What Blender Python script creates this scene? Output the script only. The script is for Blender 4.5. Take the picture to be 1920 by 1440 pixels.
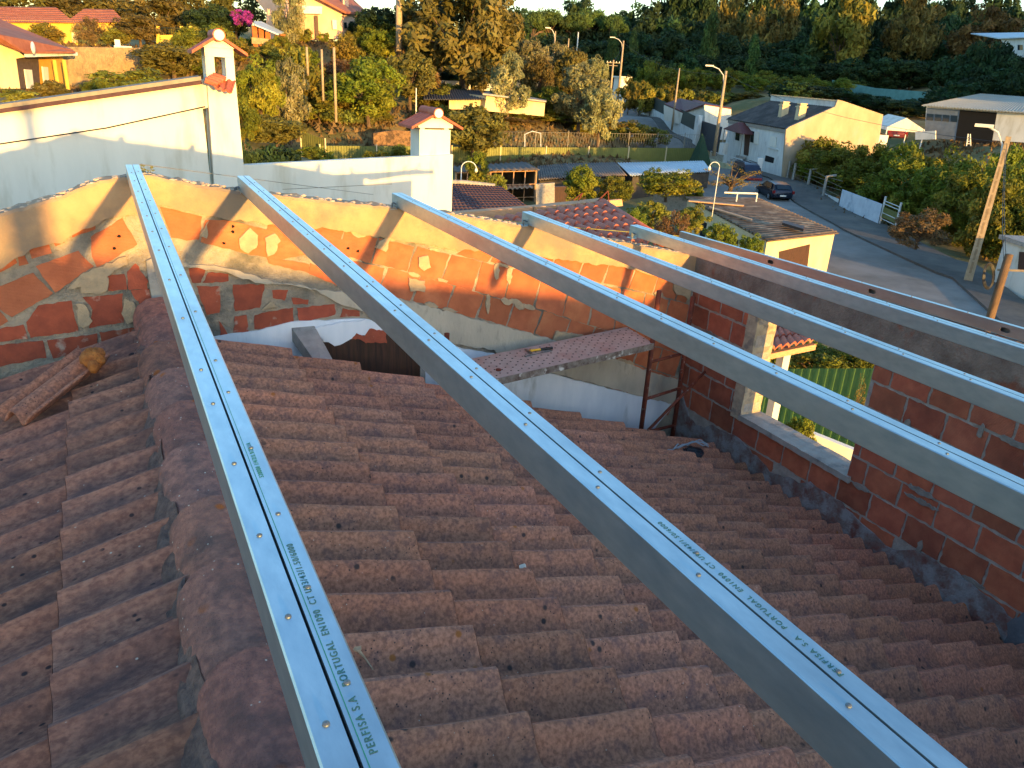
import bpy, bmesh, math, random
import numpy as np
from mathutils import Vector, Matrix
PI=math.pi
random.seed(7); RNG=np.random.default_rng(7)
for o in list(bpy.data.objects): bpy.data.objects.remove(o)
SC=bpy.context.scene; COL=SC.collection

# ------------------------------------------------------------ camera
FPX=1450.; PITCH=math.radians(22.2); ROLL=math.radians(3.4); YAW=math.radians(27.7)
fw=np.array([math.sin(YAW)*math.cos(PITCH),math.cos(YAW)*math.cos(PITCH),-math.sin(PITCH)])
r0=np.array([math.cos(YAW),-math.sin(YAW),0.]); u0=np.cross(r0,fw)
cR=math.cos(ROLL)*r0+math.sin(ROLL)*u0; cU=-math.sin(ROLL)*r0+math.cos(ROLL)*u0
cam=bpy.data.cameras.new('camera'); camo=bpy.data.objects.new('camera',cam); COL.objects.link(camo)
M=Matrix(((cR[0],cU[0],-fw[0],0),(cR[1],cU[1],-fw[1],0),(cR[2],cU[2],-fw[2],0),(0,0,0,1)))
camo.matrix_world=M
cam.sensor_width=36; cam.lens=FPX/1920*36; cam.clip_start=.05; cam.clip_end=6000
SC.camera=camo
# ------------------------------------------------------------ light (low evening sun from behind)
SX,SZ=-0.060,-0.066                       # travel of light per metre of +Y
w=bpy.data.worlds.new('World'); SC.world=w; w.use_nodes=True
nt=w.node_tree; bg=nt.nodes['Background']
sky=nt.nodes.new('ShaderNodeTexSky'); sky.sky_type='NISHITA'; sky.sun_disc=False
ELEV=math.atan2(-SZ,math.hypot(1,SX)); AZ=math.atan2(-SX,-1.)   # direction towards the sun
sky.sun_elevation=ELEV; sky.sun_rotation=math.atan2(-SX,-1.)
sky.air_density=1.0; sky.dust_density=.6; sky.ozone_density=2.4; sky.altitude=100
nt.links.new(sky.outputs[0],bg.inputs[0]); bg.inputs[1].default_value=.15
sl=bpy.data.lights.new('sun','SUN'); sl.energy=1.85; sl.angle=math.radians(.53); sl.color=(1,.57,.14)
so=bpy.data.objects.new('sun',sl); COL.objects.link(so)
so.rotation_euler=Vector((-SX,-1,-SZ)).to_track_quat('Z','Y').to_euler()
SC.view_settings.view_transform='Standard'; SC.view_settings.look='None'; SC.view_settings.gamma=1
SC.view_settings.exposure=2.72
SC.render.engine='CYCLES'

# ------------------------------------------------------------ pixel helpers (1920x1440 photograph)
def ray(px,py): return fw*FPX+cR*(px-960)+cU*(720-py)
def ony(px,py,y): d=ray(px,py); return d*(y/d[1])
def onx(px,py,x): d=ray(px,py); return d*(x/d[0])
def onz(px,py,z): d=ray(px,py); return d*(z/d[2])
def at(px,py,d): r=ray(px,py); return r*(d/math.hypot(r[0],r[1]))
def onpl(px,py,A,B):                       # vertical plane through A and B
    n=np.array([-(B[1]-A[1]),B[0]-A[0],0.]); r=ray(px,py)
    return r*(np.dot(n[:2],np.array(A[:2]))/np.dot(n,r))
def lin(h):
    if isinstance(h,str): c=[int(h[i:i+2],16)/255 for i in (0,2,4)]
    else: c=[v/255 for v in h]
    return tuple((v/12.92 if v<=.04045 else ((v+.055)/1.055)**2.4) for v in c)+(1,)

# ------------------------------------------------------------ materials
def N(nt,t,**k):
    n=nt.nodes.new(t)
    for a,b in k.items(): setattr(n,a,b)
    return n
def mat(name,c1,c2=None,scale=8,rough=.8,metal=0,bump=0,bscale=40,detail=6,lo=.35,hi=.65,c3=None,s3=1.5,l3=.5,h3=.62,tint=False,
        stretch=None,spots=None,wave=None,spec=None,bdist=.01,aniso=None,transl=0,objrand=0):
    m=bpy.data.materials.new(name); m.use_nodes=True; nt=m.node_tree; L=nt.links.new
    b=nt.nodes['Principled BSDF']; b.inputs['Roughness'].default_value=rough; b.inputs['Metallic'].default_value=metal
    if spec is not None: b.inputs['Specular IOR Level'].default_value=spec
    tc=N(nt,'ShaderNodeTexCoord'); mp=N(nt,'ShaderNodeMapping'); L(tc.outputs['Object'],mp.inputs[0])
    if stretch: mp.inputs['Scale'].default_value=stretch
    def noise(s,d=detail,r=.6):
        n=N(nt,'ShaderNodeTexNoise'); n.inputs['Scale'].default_value=s; n.inputs['Detail'].default_value=d; n.inputs['Roughness'].default_value=r
        L(mp.outputs[0],n.inputs[0]); return n.outputs[0]
    def mr(src,a,bb):
        n=N(nt,'ShaderNodeMapRange'); n.inputs[1].default_value=a; n.inputs[2].default_value=bb; L(src,n.inputs[0]); return n.outputs[0]
    def mix(f,a,bb,mode='MIX'):
        n=N(nt,'ShaderNodeMix',data_type='RGBA',blend_type=mode)
        if isinstance(f,(int,float)): n.inputs[0].default_value=f
        else: L(f,n.inputs[0])
        for s,i in ((a,6),(bb,7)):
            if isinstance(s,tuple): n.inputs[i].default_value=s
            else: L(s,n.inputs[i])
        return n.outputs[2]
    col=lin(c1)
    if c2: col=mix(mr(noise(scale),lo,hi),lin(c1),lin(c2))
    if c3: col=mix(mr(noise(s3),l3,h3),col,lin(c3))
    if spots:
        for (sc,sh,thr,cc) in spots:
            v=N(nt,'ShaderNodeTexVoronoi'); v.inputs['Scale'].default_value=sc; L(mp.outputs[0],v.inputs[0])
            nz=noise(sh,2); 
            a=mr(v.outputs['Distance'],thr,thr*.6); bb=mr(nz,.5,.56)
            mm=N(nt,'ShaderNodeMath',operation='MULTIPLY'); L(a,mm.inputs[0]); L(bb,mm.inputs[1])
            col=mix(mm.outputs[0],col,lin(cc))
    if tint:
        a=N(nt,'ShaderNodeAttribute',attribute_name='tint'); col=mix(1.0,col,a.outputs['Color'],'MULTIPLY')
    if objrand:
        oi=N(nt,'ShaderNodeObjectInfo'); hs=N(nt,'ShaderNodeHueSaturation'); 
        L(mr2(nt,oi.outputs['Random'],.5-.05*objrand,.5+.04*objrand),hs.inputs['Hue']); L(mr2(nt,oi.outputs['Random'],1-.3*objrand,1+.3*objrand),hs.inputs['Value'])
        if isinstance(col,tuple): hs.inputs['Color'].default_value=col
        else: L(col,hs.inputs['Color'])
        col=hs.outputs[0]
    if isinstance(col,tuple): b.inputs['Base Color'].default_value=col
    else: L(col,b.inputs['Base Color'])
    if bump or wave:
        bn=N(nt,'ShaderNodeBump'); bn.inputs['Strength'].default_value=bump or .4; bn.inputs['Distance'].default_value=bdist
        h=noise(bscale,5)
        if wave:
            wv=N(nt,'ShaderNodeTexWave'); wv.bands_direction=wave[0]; wv.inputs['Scale'].default_value=wave[1]; wv.inputs['Distortion'].default_value=wave[2]
            wv.inputs['Detail'].default_value=2; L(mp.outputs[0],wv.inputs[0])
            ad=N(nt,'ShaderNodeMath',operation='MULTIPLY_ADD'); L(wv.outputs['Fac'],ad.inputs[0]); ad.inputs[1].default_value=.6; L(h,ad.inputs[2]); h=ad.outputs[0]
        L(h,bn.inputs['Height']); L(bn.outputs[0],b.inputs['Normal'])
    if transl:
        tr=N(nt,'ShaderNodeBsdfTranslucent'); ms=N(nt,'ShaderNodeMixShader'); ms.inputs[0].default_value=transl
        if isinstance(col,tuple): tr.inputs[0].default_value=col
        else: L(col,tr.inputs[0])
        out=nt.nodes['Material Output']; L(b.outputs[0],ms.inputs[1]); L(tr.outputs[0],ms.inputs[2]); L(ms.outputs[0],out.inputs[0])
    return m
def mr2(nt,src,a,b):
    n=N(nt,'ShaderNodeMapRange'); n.inputs[3].default_value=a; n.inputs[4].default_value=b; nt.links.new(src,n.inputs[0]); return n.outputs[0]

ZINC=mat('galvanised_steel','9AB0BA','B2C4CA',30,.36,.82,.12,260,lo=.3,hi=.7,c3='90A0A8',s3=7,l3=.5,h3=.8,bdist=.0015,stretch=(1,.35,1))
ZSIDE=mat('galvanised_web','9A8D88','AC9F99',9,.42,.75,.1,60,c3='86807C',s3=4,l3=.5,h3=.8,bdist=.001,stretch=(1,.4,1))  # warmer than the flanges: warm reflections on the web put into the colour
SCREW=mat('screw_zinc','6E767A',None,rough=.55,metal=.8)
INKT=mat('dark_green_ink','2E5F58','3C7068',60,.6); INK=mat('green_ink','1E7A58','2C8A68',90,.6); INKG=mat('grey_ink','56717B','7391A0',60,.6)
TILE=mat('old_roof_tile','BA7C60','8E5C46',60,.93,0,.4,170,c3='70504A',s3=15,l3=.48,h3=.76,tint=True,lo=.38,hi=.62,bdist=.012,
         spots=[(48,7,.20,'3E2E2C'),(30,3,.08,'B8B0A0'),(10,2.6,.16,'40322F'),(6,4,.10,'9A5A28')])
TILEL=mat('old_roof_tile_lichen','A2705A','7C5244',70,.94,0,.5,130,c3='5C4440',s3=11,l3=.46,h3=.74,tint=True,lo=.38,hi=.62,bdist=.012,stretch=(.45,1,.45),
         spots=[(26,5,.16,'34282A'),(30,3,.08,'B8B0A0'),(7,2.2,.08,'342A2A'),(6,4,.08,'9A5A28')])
RIDGE=mat('ridge_tile_lichen','9A6C5C','74524A',30,.96,0,.9,70,c3='5E4843',s3=8,l3=.48,h3=.7,tint=True,bdist=.02,
          spots=[(30,5,.14,'B5B0A4'),(7,3,.2,'9A5520')])
MORTD=mat('dark_mortar','86695C','5E4A44',26,.98,0,1,50,bdist=.03)
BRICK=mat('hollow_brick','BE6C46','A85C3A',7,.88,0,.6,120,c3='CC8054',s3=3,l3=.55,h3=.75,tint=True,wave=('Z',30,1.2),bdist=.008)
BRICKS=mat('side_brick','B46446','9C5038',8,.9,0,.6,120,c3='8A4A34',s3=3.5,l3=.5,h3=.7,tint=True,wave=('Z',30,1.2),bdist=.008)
OLDBR=mat('old_brick','A85238','8E4430',11,.93,0,.6,80,c3='B5A090',s3=7,l3=.60,h3=.72,tint=True,bdist=.006)
MORTAR=mat('mortar','B3A28A','9A8E7E',9,.97,0,1,45,c3='6F6A60',s3=3,l3=.45,h3=.62,bdist=.03)
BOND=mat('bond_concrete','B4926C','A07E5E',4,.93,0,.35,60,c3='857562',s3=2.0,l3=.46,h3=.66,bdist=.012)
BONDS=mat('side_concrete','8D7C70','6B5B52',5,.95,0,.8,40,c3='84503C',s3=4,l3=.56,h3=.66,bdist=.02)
RENDER=mat('grey_render','BDAF9A','A89C8A',4,.95,0,.5,50,c3='8A8274',s3=6,l3=.58,h3=.72,stretch=(1,1,.4),bdist=.01)
PLAST=mat('white_plaster','E6E6E8','D8DADE',5,.8,0,.15,60,c3='AFAEA8',s3=3,l3=.62,h3=.75,stretch=(1.5,1.5,.4))
WASH=mat('limewashed_brick','7E7874','74483E',9,.95,0,1,50,c3='918F8E',s3=6,l3=.46,h3=.6,bdist=.02)
WHITE=mat('white_wall_paint','DDD8CB','D4CFC2',1.2,.85,0,.1,30,c3='BBB29C',s3=1.3,l3=.52,h3=.74,stretch=(1.6,1,.35))
WHITEB=mat('white_wall_stained','D6D6D0','C2C2BE',2,.9,0,.2,12,c3='8E8D88',s3=1.2,l3=.6,h3=.75,stretch=(1,1,.35))
CREAM=mat('cream_wall','D2BE98','C4AF88',1.5,.9,0,.2,15,c3='B3A080',s3=.9,l3=.58,h3=.8,stretch=(1,1,.3))
PEACH=mat('peach_wall','DDB89A','D2AC8E',1.5,.9,c3='C39C80',s3=1,l3=.6,h3=.8)
YELLOW=mat('yellow_wall','C8A84C','BC9C42',2,.9)
OCHRE=mat('ochre_wall','D39A3E','C48E38',2,.9)
STONE=mat('stone_wall','A88F68','927A58',2.5,.95,0,.9,6,c3='77664C',s3=1,l3=.5,h3=.7,bdist=.08)
CONC=mat('concrete','A39C92','8C867E',8,.95,0,.6,40,c3='6E6A66',s3=5,l3=.55,h3=.7)
CONCY=mat('pole_concrete','A89478','8F7E66',4,.95,0,.3,20)
TROOF=mat('terracotta_roof','A0624A','8C523C',2,.9,0,.5,6,c3='8A4630',s3=.8,l3=.5,h3=.7,tint=True)
TROOFN=mat('new_terracotta','AE5A40','9C4C36',10,.75,0,.2,60,tint=True,c3='B97050',s3=4,l3=.55,h3=.7)
DROOF=mat('dark_tile_roof','52383A','412B2E',10,.9,0,.5,40,tint=True)
WINE=mat('wine_sheet_roof','64302C','542824',3,.7)
CORR=mat('fibre_cement','6F655E','57504C',3,.95,0,.5,20,c3='8A7D6E',s3=1,l3=.5,h3=.65)
CORRB=mat('rusty_corrugated','75604F','584839',2.2,.95,0,.5,15,c3='8F7F6A',s3=.9,l3=.5,h3=.64,stretch=(1,1,1))
CORRW=mat('pale_corrugated','B9C6CC','A6B4BC',2,.6,.2,.2,10)
HOUSER=mat('weathered_roof','5B5450','47423F',1.6,.95,0,.7,8,c3='3B3735',s3=.6,l3=.45,h3=.6)
WARER=mat('pale_sheet_roof','A9A698','9A978A',1,.7,.1)
WOODD=mat('dark_wood','4A2A1C','36200F',6,.6,0,.2,30,stretch=(9,9,.6),c3='2C1810',s3=4,l3=.5,h3=.6)
WOOD=mat('brown_wood','8A5C38','6E4628',6,.8,0,.3,30,stretch=(6,6,.8))
TIMB=mat('pale_timber','C79A74','B5865F',9,.85,0,.3,40,stretch=(1,6,6))
RUST=mat('rusty_pipe','7A3A26','5A2A1E',14,.8,.3,.4,60,c3='9A8A80',s3=20,l3=.62,h3=.7)
PLANK=mat('plank_steel','ACA49A','9A9288',8,.75,.25,.2,40,c3='9C857A',s3=3,l3=.5,h3=.7)
PLANKE=mat('plank_edge','5E4A40','8F8478',16,.9,.1,.3,40,c3='CFC8BE',s3=9,l3=.58,h3=.66)
DARK=mat('dark_void','0A0A0B','101011',3,1)
BLACKP=mat('black_plastic','14181C','20272E',30,.35,0,.6,40,bdist=.02)
GLASS=mat('window_glass','1E2A30',None,rough=.08,spec=.6)
CARP=mat('navy_paint','16202E','1B2636',3,.28,.4); VANP=mat('dark_blue_paint','232A3A','2B3346',3,.35,.3); REDP=mat('red_paint','9C2A1E','8C2418',3,.4)
TYRE=mat('rubber','17171A',None,rough=.85); RIM=mat('wheel_rim','8F9499',None,rough=.4,metal=.7); LAMPR=mat('tail_lamp_red','7E1414',None,rough=.25)
GREENF=mat('green_fence','6C6C30','5F622B',1.6,.6,.1,.1,20,c3='75783A',s3=.5,l3=.5,h3=.7)
GREENW=mat('bright_green_sheet','5E8244','52743A',3,.5,.1)
GREEND=mat('dark_green_sheet','16241F','1C2B25',2,.7)
TEALF=mat('teal_sheet','5F8B86','4F7A76',1.5,.7)
MESH=mat('fence_wire','8E8676',None,rough=.7,metal=.3)
GREYS=mat('grey_sheet','6C7680','5E6872',2,.6,.2,wave=('X',3,.2))
LAMPW=mat('lamp_glass','D8D4C4',None,rough=.3)
FOAM=mat('expanding_foam','B4702E','8C4E1C',20,.8,0,.8,50,bdist=.02)
YEL=mat('yellow_grip','D9A51E',None,rough=.5); BLK=mat('black_grip','1C1B1A',None,rough=.6); STEELT=mat('tool_steel','8E8A84','6E6A66',40,.4,.8)
LEAFM=mat('fallen_leaf','B99B7C','A3825F',30,.8); 
BARK=mat('bark','6B5540','4E3E30',6,.95,0,.8,20,stretch=(1,1,.3))
GRASS=mat('dry_ground','8A7448','6E6038',.6,1,0,.8,3,c3='5C5A30',s3=.15,l3=.42,h3=.58,bdist=.1)
ROAD=mat('road_asphalt','77736C','69665F',1.2,.95,0,.3,40,c3='86817A',s3=.25,l3=.45,h3=.65)
PAVE=mat('pavement','5C5852','4E4B46',1.5,.95,0,.3,30,c3='6B655A',s3=.4,l3=.5,h3=.7)
BLUET=mat('blue_paint','2D5E9A',None,rough=.6)
PURP=mat('bougainvillea_bloom','A8389C','8A2A8C',2,.8,transl=.25,tint=True)
TARP=mat('green_tarpaulin','16321F','1D3E28',5,.8,0,.8,8)
def leafm(n,a,b,c,tr=.22): return mat(n,a,b,.9,.75,0,0,c3=c,s3=.35,l3=.45,h3=.62,tint=True,transl=tr,objrand=.5,spec=.25)
LF={'oak':leafm('oak_foliage','655E2C','4A4A24','6E6434'),'citrus':leafm('citrus_foliage','68701F','4C5C1C','85812A'),
 'olive':leafm('olive_foliage','7F7F58','6A6E4A','8E8A60'),'wood':leafm('woodland_foliage','2C4426','243A20','3A4A26'),
 'shrub':leafm('shrub_foliage','74732A','5E6426','8A7E30'),'dry':leafm('dry_foliage','6E5A3A','5A4A30','7A6644'),
 'pine':leafm('pine_foliage','46602E','3A5228','5A6C34'),'reed':leafm('reed_foliage','7C8A48','6A7A3E','98985C'),'brown':leafm('autumn_foliage','6E5E2C','5C5028','7E6A34')}

# ------------------------------------------------------------ mesh builder
def setp(o,label=None,cat=None,group=None,kind=None):
    if label: o['label']=label
    if cat: o['category']=cat
    if group: o['group']=group
    if kind: o['kind']=kind
    return o
def wloc(o):
    v=Vector((0,0,0))
    while o is not None: v+=o.location; o=o.parent
    return v
def thing(name,label,cat,loc,group=None):
    o=bpy.data.objects.new(name,None); COL.objects.link(o); o.location=Vector([float(a) for a in loc]); o.empty_display_size=.2
    return setp(o,label,cat,group)
class MB:
    def __init__(s): s.v=[]; s.f=[]; s.t=[]; s.m=None
    def add(s,vs,fs,tint=1.):
        n=len(s.v)
        for p in vs:
            p=Vector([float(a) for a in p]); s.v.append(s.m@p if s.m else p)
        for f in fs: s.f.append([n+i for i in f]); s.t.append(tint)
        return s
    def quad(s,a,b,c,d,tint=1.): return s.add([a,b,c,d],[(0,1,2,3)],tint)
    def box(s,lo,hi,tint=1.):
        x0,y0,z0=lo;x1,y1,z1=hi
        return s.add([(x0,y0,z0),(x1,y0,z0),(x1,y1,z0),(x0,y1,z0),(x0,y0,z1),(x1,y0,z1),(x1,y1,z1),(x0,y1,z1)],
            [(0,3,2,1),(4,5,6,7),(0,1,5,4),(1,2,6,5),(2,3,7,6),(3,0,4,7)],tint)
    def hexa(s,lower,upper,tint=1.):
        n=len(lower); return s.add(list(lower)+list(upper),[tuple(range(n))[::-1],tuple(range(n,2*n))]+[(i,(i+1)%n,n+(i+1)%n,n+i) for i in range(n)],tint)
    def prism(s,poly,vec,tint=1.):
        vec=np.array(vec,float); P=[np.array(p,float) for p in poly]
        return s.hexa(P,[p+vec for p in P],tint)
    def obox(s,c,dx,dy,dz,tint=1.):           # centre + half axes
        c,dx,dy,dz=[np.array(a,float) for a in (c,dx,dy,dz)]
        P=[c+a*dx+b*dy-dz for a,b in ((-1,-1),(1,-1),(1,1),(-1,1))]
        return s.hexa(P,[p+2*dz for p in P],tint)
    def tube(s,pts,r,seg=8,tint=1.,cap=True):
        pts=[np.array(p,float) for p in pts]; rs=r if hasattr(r,'__len__') else [r]*len(pts); n0=[]; base=len(s.v)
        vs=[]
        for i,p in enumerate(pts):
            d=pts[min(i+1,len(pts)-1)]-pts[max(i-1,0)]; d=d/(np.linalg.norm(d)+1e-9)
            a=np.cross(d,[0,0,1.]) if abs(d[2])<.95 else np.cross(d,[0,1.,0]); a/=np.linalg.norm(a); b=np.cross(a,d)
            for k in range(seg):
                t=2*PI*k/seg; vs.append(p+rs[i]*(a*math.cos(t)+b*math.sin(t)))
        fs=[]
        for i in range(len(pts)-1):
            for k in range(seg):
                k2=(k+1)%seg; fs.append((i*seg+k,i*seg+k2,(i+1)*seg+k2,(i+1)*seg+k))
        if cap: fs.append(tuple(range(seg))[::-1]); fs.append(tuple((len(pts)-1)*seg+k for k in range(seg)))
        return s.add(vs,fs,tint)
    def grid(s,fn,nu,nv,tint=1.):
        vs=[fn(i/nu,j/nv) for j in range(nv+1) for i in range(nu+1)]
        fs=[(j*(nu+1)+i,j*(nu+1)+i+1,(j+1)*(nu+1)+i+1,(j+1)*(nu+1)+i) for j in range(nv) for i in range(nu)]
        return s.add(vs,fs,tint)
    def sphere(s,c,r,nu=12,nv=8,sc=(1,1,1),jit=0,tint=1.):
        c=np.array(c,float)
        vs=[c+np.array([sc[0]*math.cos(2*PI*i/nu)*math.sin(PI*j/nv),sc[1]*math.sin(2*PI*i/nu)*math.sin(PI*j/nv),sc[2]*math.cos(PI*j/nv)])*r*(1+random.uniform(-jit,jit)) for j in range(nv+1) for i in range(nu)]
        fs=[(j*nu+i,(j+1)*nu+i,(j+1)*nu+(i+1)%nu,j*nu+(i+1)%nu) for j in range(nv) for i in range(nu)]
        return s.add(vs,fs,tint)
    def build(s,name,m,parent=None,smooth=False,solid=0):
        me=bpy.data.meshes.new(name); off=wloc(parent) if parent is not None else Vector((0,0,0))
        me.from_pydata([tuple(v-off) for v in s.v],[],s.f); me.update()
        at_=me.color_attributes.new('tint','FLOAT_COLOR','CORNER')
        cs=np.ones((len(me.loops),4),np.float32); k=0
        for f,t in zip(s.f,s.t):
            tt=t if isinstance(t,tuple) else (t,t,t); cs[k:k+len(f),:3]=tt; k+=len(f)
        at_.data.foreach_set('color',cs.ravel())
        bm=bmesh.new(); bm.from_mesh(me); bmesh.ops.recalc_face_normals(bm,faces=bm.faces)
        if solid: 
            bmesh.ops.solidify(bm,geom=bm.faces[:],thickness=solid)
        bm.to_mesh(me); bm.free()
        me.materials.append(m)
        if smooth: me.polygons.foreach_set('use_smooth',[True]*len(me.polygons))
        o=bpy.data.objects.new(name,me); COL.objects.link(o)
        if parent is not None: o.parent=parent
        return o
def single(mb,name,m,label,cat,group=None,kind=None,smooth=False,base=None):
    o=mb.build(name,m,None,smooth)
    if base is None:
        a=np.array([v[:] for v in mb.v]); base=(a[:,0].mean(),a[:,1].mean(),a[:,2].min())
    b=Vector([float(x) for x in base]); o.data.transform(Matrix.Translation(-b)); o.location=b
    return setp(o,label,cat,group,kind)
def rough_poly(P,step=.03,amp=.006):
    out=[]; n=len(P)
    for i in range(n):
        a=np.array(P[i],float); b=np.array(P[(i+1)%n],float); L=np.linalg.norm(b-a); k=max(1,int(L/step))
        nn=np.array([-(b-a)[1],(b-a)[0]])/(L+1e-9)
        for j in range(k):
            out.append(a+(b-a)*j/k+nn*random.uniform(-amp,amp)+( (b-a)/L*random.uniform(-amp,amp) if j else 0))
    return out
def jt(base=1.,a=.12,hue=.04):
    v=base*(1+random.uniform(-a,a)); return (v*(1+random.uniform(-hue,hue)),v,v*(1+random.uniform(-hue,hue)))

# sloping sheets
def patch(mb,P00,P10,P11,P01,waves=0,amp=0,nv=4,steps=0,sa=.0,th=0,tint=1.,per=8):
    P00,P10,P11,P01=[np.array(p,float) for p in (P00,P10,P11,P01)]; n=np.cross(P10-P00,P01-P00); n/=np.linalg.norm(n); n=n if n[2]>0 else -n
    nu=max(1,waves*per); 
    if steps:
        for s_ in range(steps):
            def fn(u,v,s_=s_):
                vv=(s_+v*1.02)/steps; p=(P00*(1-u)+P10*u)*(1-vv)+(P01*(1-u)+P11*u)*vv
                return p+n*(amp*abs(math.sin(PI*u*waves))+sa*v*1.0)
            jj=jt(tint,.1,.05); mb.grid(fn,nu,2,jj); e_=[fn(q_/nu,1) for q_ in range(nu+1)]
            mb.add(e_+[p_-n*(sa+.01) for p_ in e_],[(q_,q_+1,nu+2+q_,nu+1+q_) for q_ in range(nu)],jj)
    else:
        mb.grid(lambda u,v:((P00*(1-u)+P10*u)*(1-v)+(P01*(1-u)+P11*u)*v)+n*(amp*math.sin(2*PI*u*waves)),nu,nv,tint)

# ------------------------------------------------------------ terrain
ANCH=[(x,y,-8.9) for x,y in ((0,0),(-15,0),(10,0),(0,12),(15,12),(25,10),(15,25),(25,25),(35,20),(35,30),(45,30),(30,40),(45,45),(20,35),(38,12),(52,38),(30,55),(45,60),(60,70),(20,60),(0,25),(-15,20),(30,-20),(-30,-20),(0,-40),(60,10),(60,28))]
ANCH+=[(56,55,-8.3),(66,50,-7.4),(70,60,-6.5),(80,48,-4.6),(90,52,-4.4)]
for px,py,d in ((1263,259,105),(1202,218,128),(1167,200,148),(1310,300,93),(570,305,70),(850,305,76),(1300,305,92),(620,230,78),(700,205,84),(620,130,96),(600,80,104),(680,80,108),
    (745,88,98),(860,165,100),(1000,215,98),(900,215,92),(0,182,66),(60,172,76),(130,165,84),(230,160,86),(150,92,95),(230,90,97),(340,85,100),(140,85,104),(480,95,98),(400,110,90),
    (0,100,105),(1000,150,150),(1100,150,170),(1400,160,150),(1600,175,150),(1850,165,160),(1750,230,110),(450,290,55),(300,190,60),(1300,170,140),(1500,185,125),(1900,275,85)):
    p=at(px,py,d); ANCH.append(tuple(p))
ANCH+=[(-60,60,-4),(-60,120,2),(-40,180,4),(20,200,5),(80,220,2),(150,200,2),(220,160,4),(120,20,2),(170,30,5),(220,60,6),(150,-10,3),(110,-20,-2),(105,40,-3.5),(0,400,4),(300,300,4),(400,0,6),(-300,200,3),(-200,0,-6),(0,-300,-6)]
AA=np.array(ANCH)
def terr(x,y):
    x=np.atleast_1d(np.asarray(x,float)); y=np.atleast_1d(np.asarray(y,float))
    d2=(x[:,None]-AA[None,:,0])**2+(y[:,None]-AA[None,:,1])**2+4.
    w_=d2**-1.9; return (w_*AA[None,:,2]).sum(1)/w_.sum(1)
def T(x,y): return float(terr(x,y)[0])
def build_ground():
    u=np.linspace(-1,1,211); X=20+2500*np.sign(u)*(np.abs(u)*.13+np.abs(u)**5*.87); 
    u=np.linspace(-1,1,211); Y=60+2500*np.sign(u)*(np.abs(u)*.13+np.abs(u)**5*.87)
    gx,gy=np.meshgrid(X,Y); z=terr(gx.ravel(),gy.ravel())
    me=bpy.data.meshes.new('ground'); n=len(X)
    V=np.stack([gx.ravel(),gy.ravel(),z],1)
    F=[(j*n+i,j*n+i+1,(j+1)*n+i+1,(j+1)*n+i) for j in range(len(Y)-1) for i in range(n-1)]
    me.from_pydata(V.tolist(),[],F); me.materials.append(GRASS); me.polygons.foreach_set('use_smooth',[True]*len(F))
    o=bpy.data.objects.new('ground',me); COL.objects.link(o); o['kind']='structure'
build_ground()
def ribbon(name,L,R,m,lift,nseg=14,nw=6,h=0):
    mb=MB(); L=np.array(L,float); R=np.array(R,float)
    def ip(P,t):
        k=t*(len(P)-1); i=min(int(k),len(P)-2); return P[i]+(P[i+1]-P[i])*(k-i)
    nn=(len(L)-1)*nseg
    def fn(u,v):
        p=ip(L,v)*(1-u)+ip(R,v)*u; return (p[0],p[1],T(p[0],p[1])+lift)
    mb.grid(fn,nw,nn)
    if h:
        vs=[];fs=[]
        for j in range(nn+1):
            p=ip(L,j/nn); z=T(p[0],p[1])+lift; vs+= [(p[0],p[1],z),(p[0],p[1],z-h)]
        for j in range(nn): fs.append((2*j,2*j+1,2*j+3,2*j+2))
        mb.add(vs,fs)
    o=mb.build(name,m); o['kind']='structure'; return o
Z9=-8.8
kerb=[onz(1925,650,Z9)[:2],onz(1785,524,Z9)[:2],onz(1755,514,Z9)[:2],onz(1582,434,Z9)[:2],onz(1489,381,Z9)[:2],onz(1440,345,-8.7)[:2],at(1330,300,90)[:2],at(1263,259,105)[:2],at(1202,225,126)[:2],at(1167,203,147)[:2],at(1130,182,175)[:2]]
wallb=[onz(1985,620,Z9)[:2],onz(1830,500,Z9)[:2],onz(1790,490,Z9)[:2],onz(1640,415,Z9)[:2],onz(1510,357,Z9)[:2],onz(1465,338,-8.4)[:2],at(1345,290,91)[:2],at(1295,265,103)[:2],at(1202,209,131)[:2],at(1168,193,152)[:2],at(1135,175,180)[:2]]
rl=[]
for i,(a,b) in enumerate(zip(kerb,wallb)):
    a=np.array(a);nx=np.array(kerb[min(i+1,len(kerb)-1)]);pv=np.array(kerb[max(i-1,0)]); d=nx-pv; d/=np.linalg.norm(d); nrm=np.array([-d[1],d[0]]); 
    rl.append(a+nrm*(8.5 if i<6 else 6))
ribbon('road',kerb,rl,ROAD,.10,nw=8)
ribbon('pavement',kerb,wallb,PAVE,.22,h=.14,nw=4)

# ------------------------------------------------------------ the gable wall (plane Y=6.3)
YW=6.3
def g(*L): return [ony(px,py,YW)[[0,2]] for px,py in L]
def z3(*L): return g(*[(x/3,280+y/3) for x,y in L])
def z5(*L): return g(*[(280+x/4.364,450+y/4.364) for x,y in L])
def z6(*L): return g(*[(900+x/3,400+y/3) for x,y in L])
from mathutils.geometry import delaunay_2d_cdt
def flat(mb,poly,fn,back,tint=1.):      # robust thick polygon: fn maps (a,b)->3D front, back = offset vector
    n=len(poly); vs,_,fs,_,_,_=delaunay_2d_cdt([Vector((float(p[0]),float(p[1]))) for p in poly],[],[list(range(n))],1,1e-6)
    b=np.array(back,float); F=[np.array(fn(v[0],v[1]),float) for v in vs]; mb.add(F,[tuple(f) for f in fs],tint); mb.add([f+b for f in F],[tuple(f)[::-1] for f in fs],tint)
    R=[np.array(fn(p[0],p[1]),float) for p in poly]; mb.add(R+[p+b for p in R],[(i,(i+1)%n,n+(i+1)%n,n+i) for i in range(n)],tint)
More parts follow.
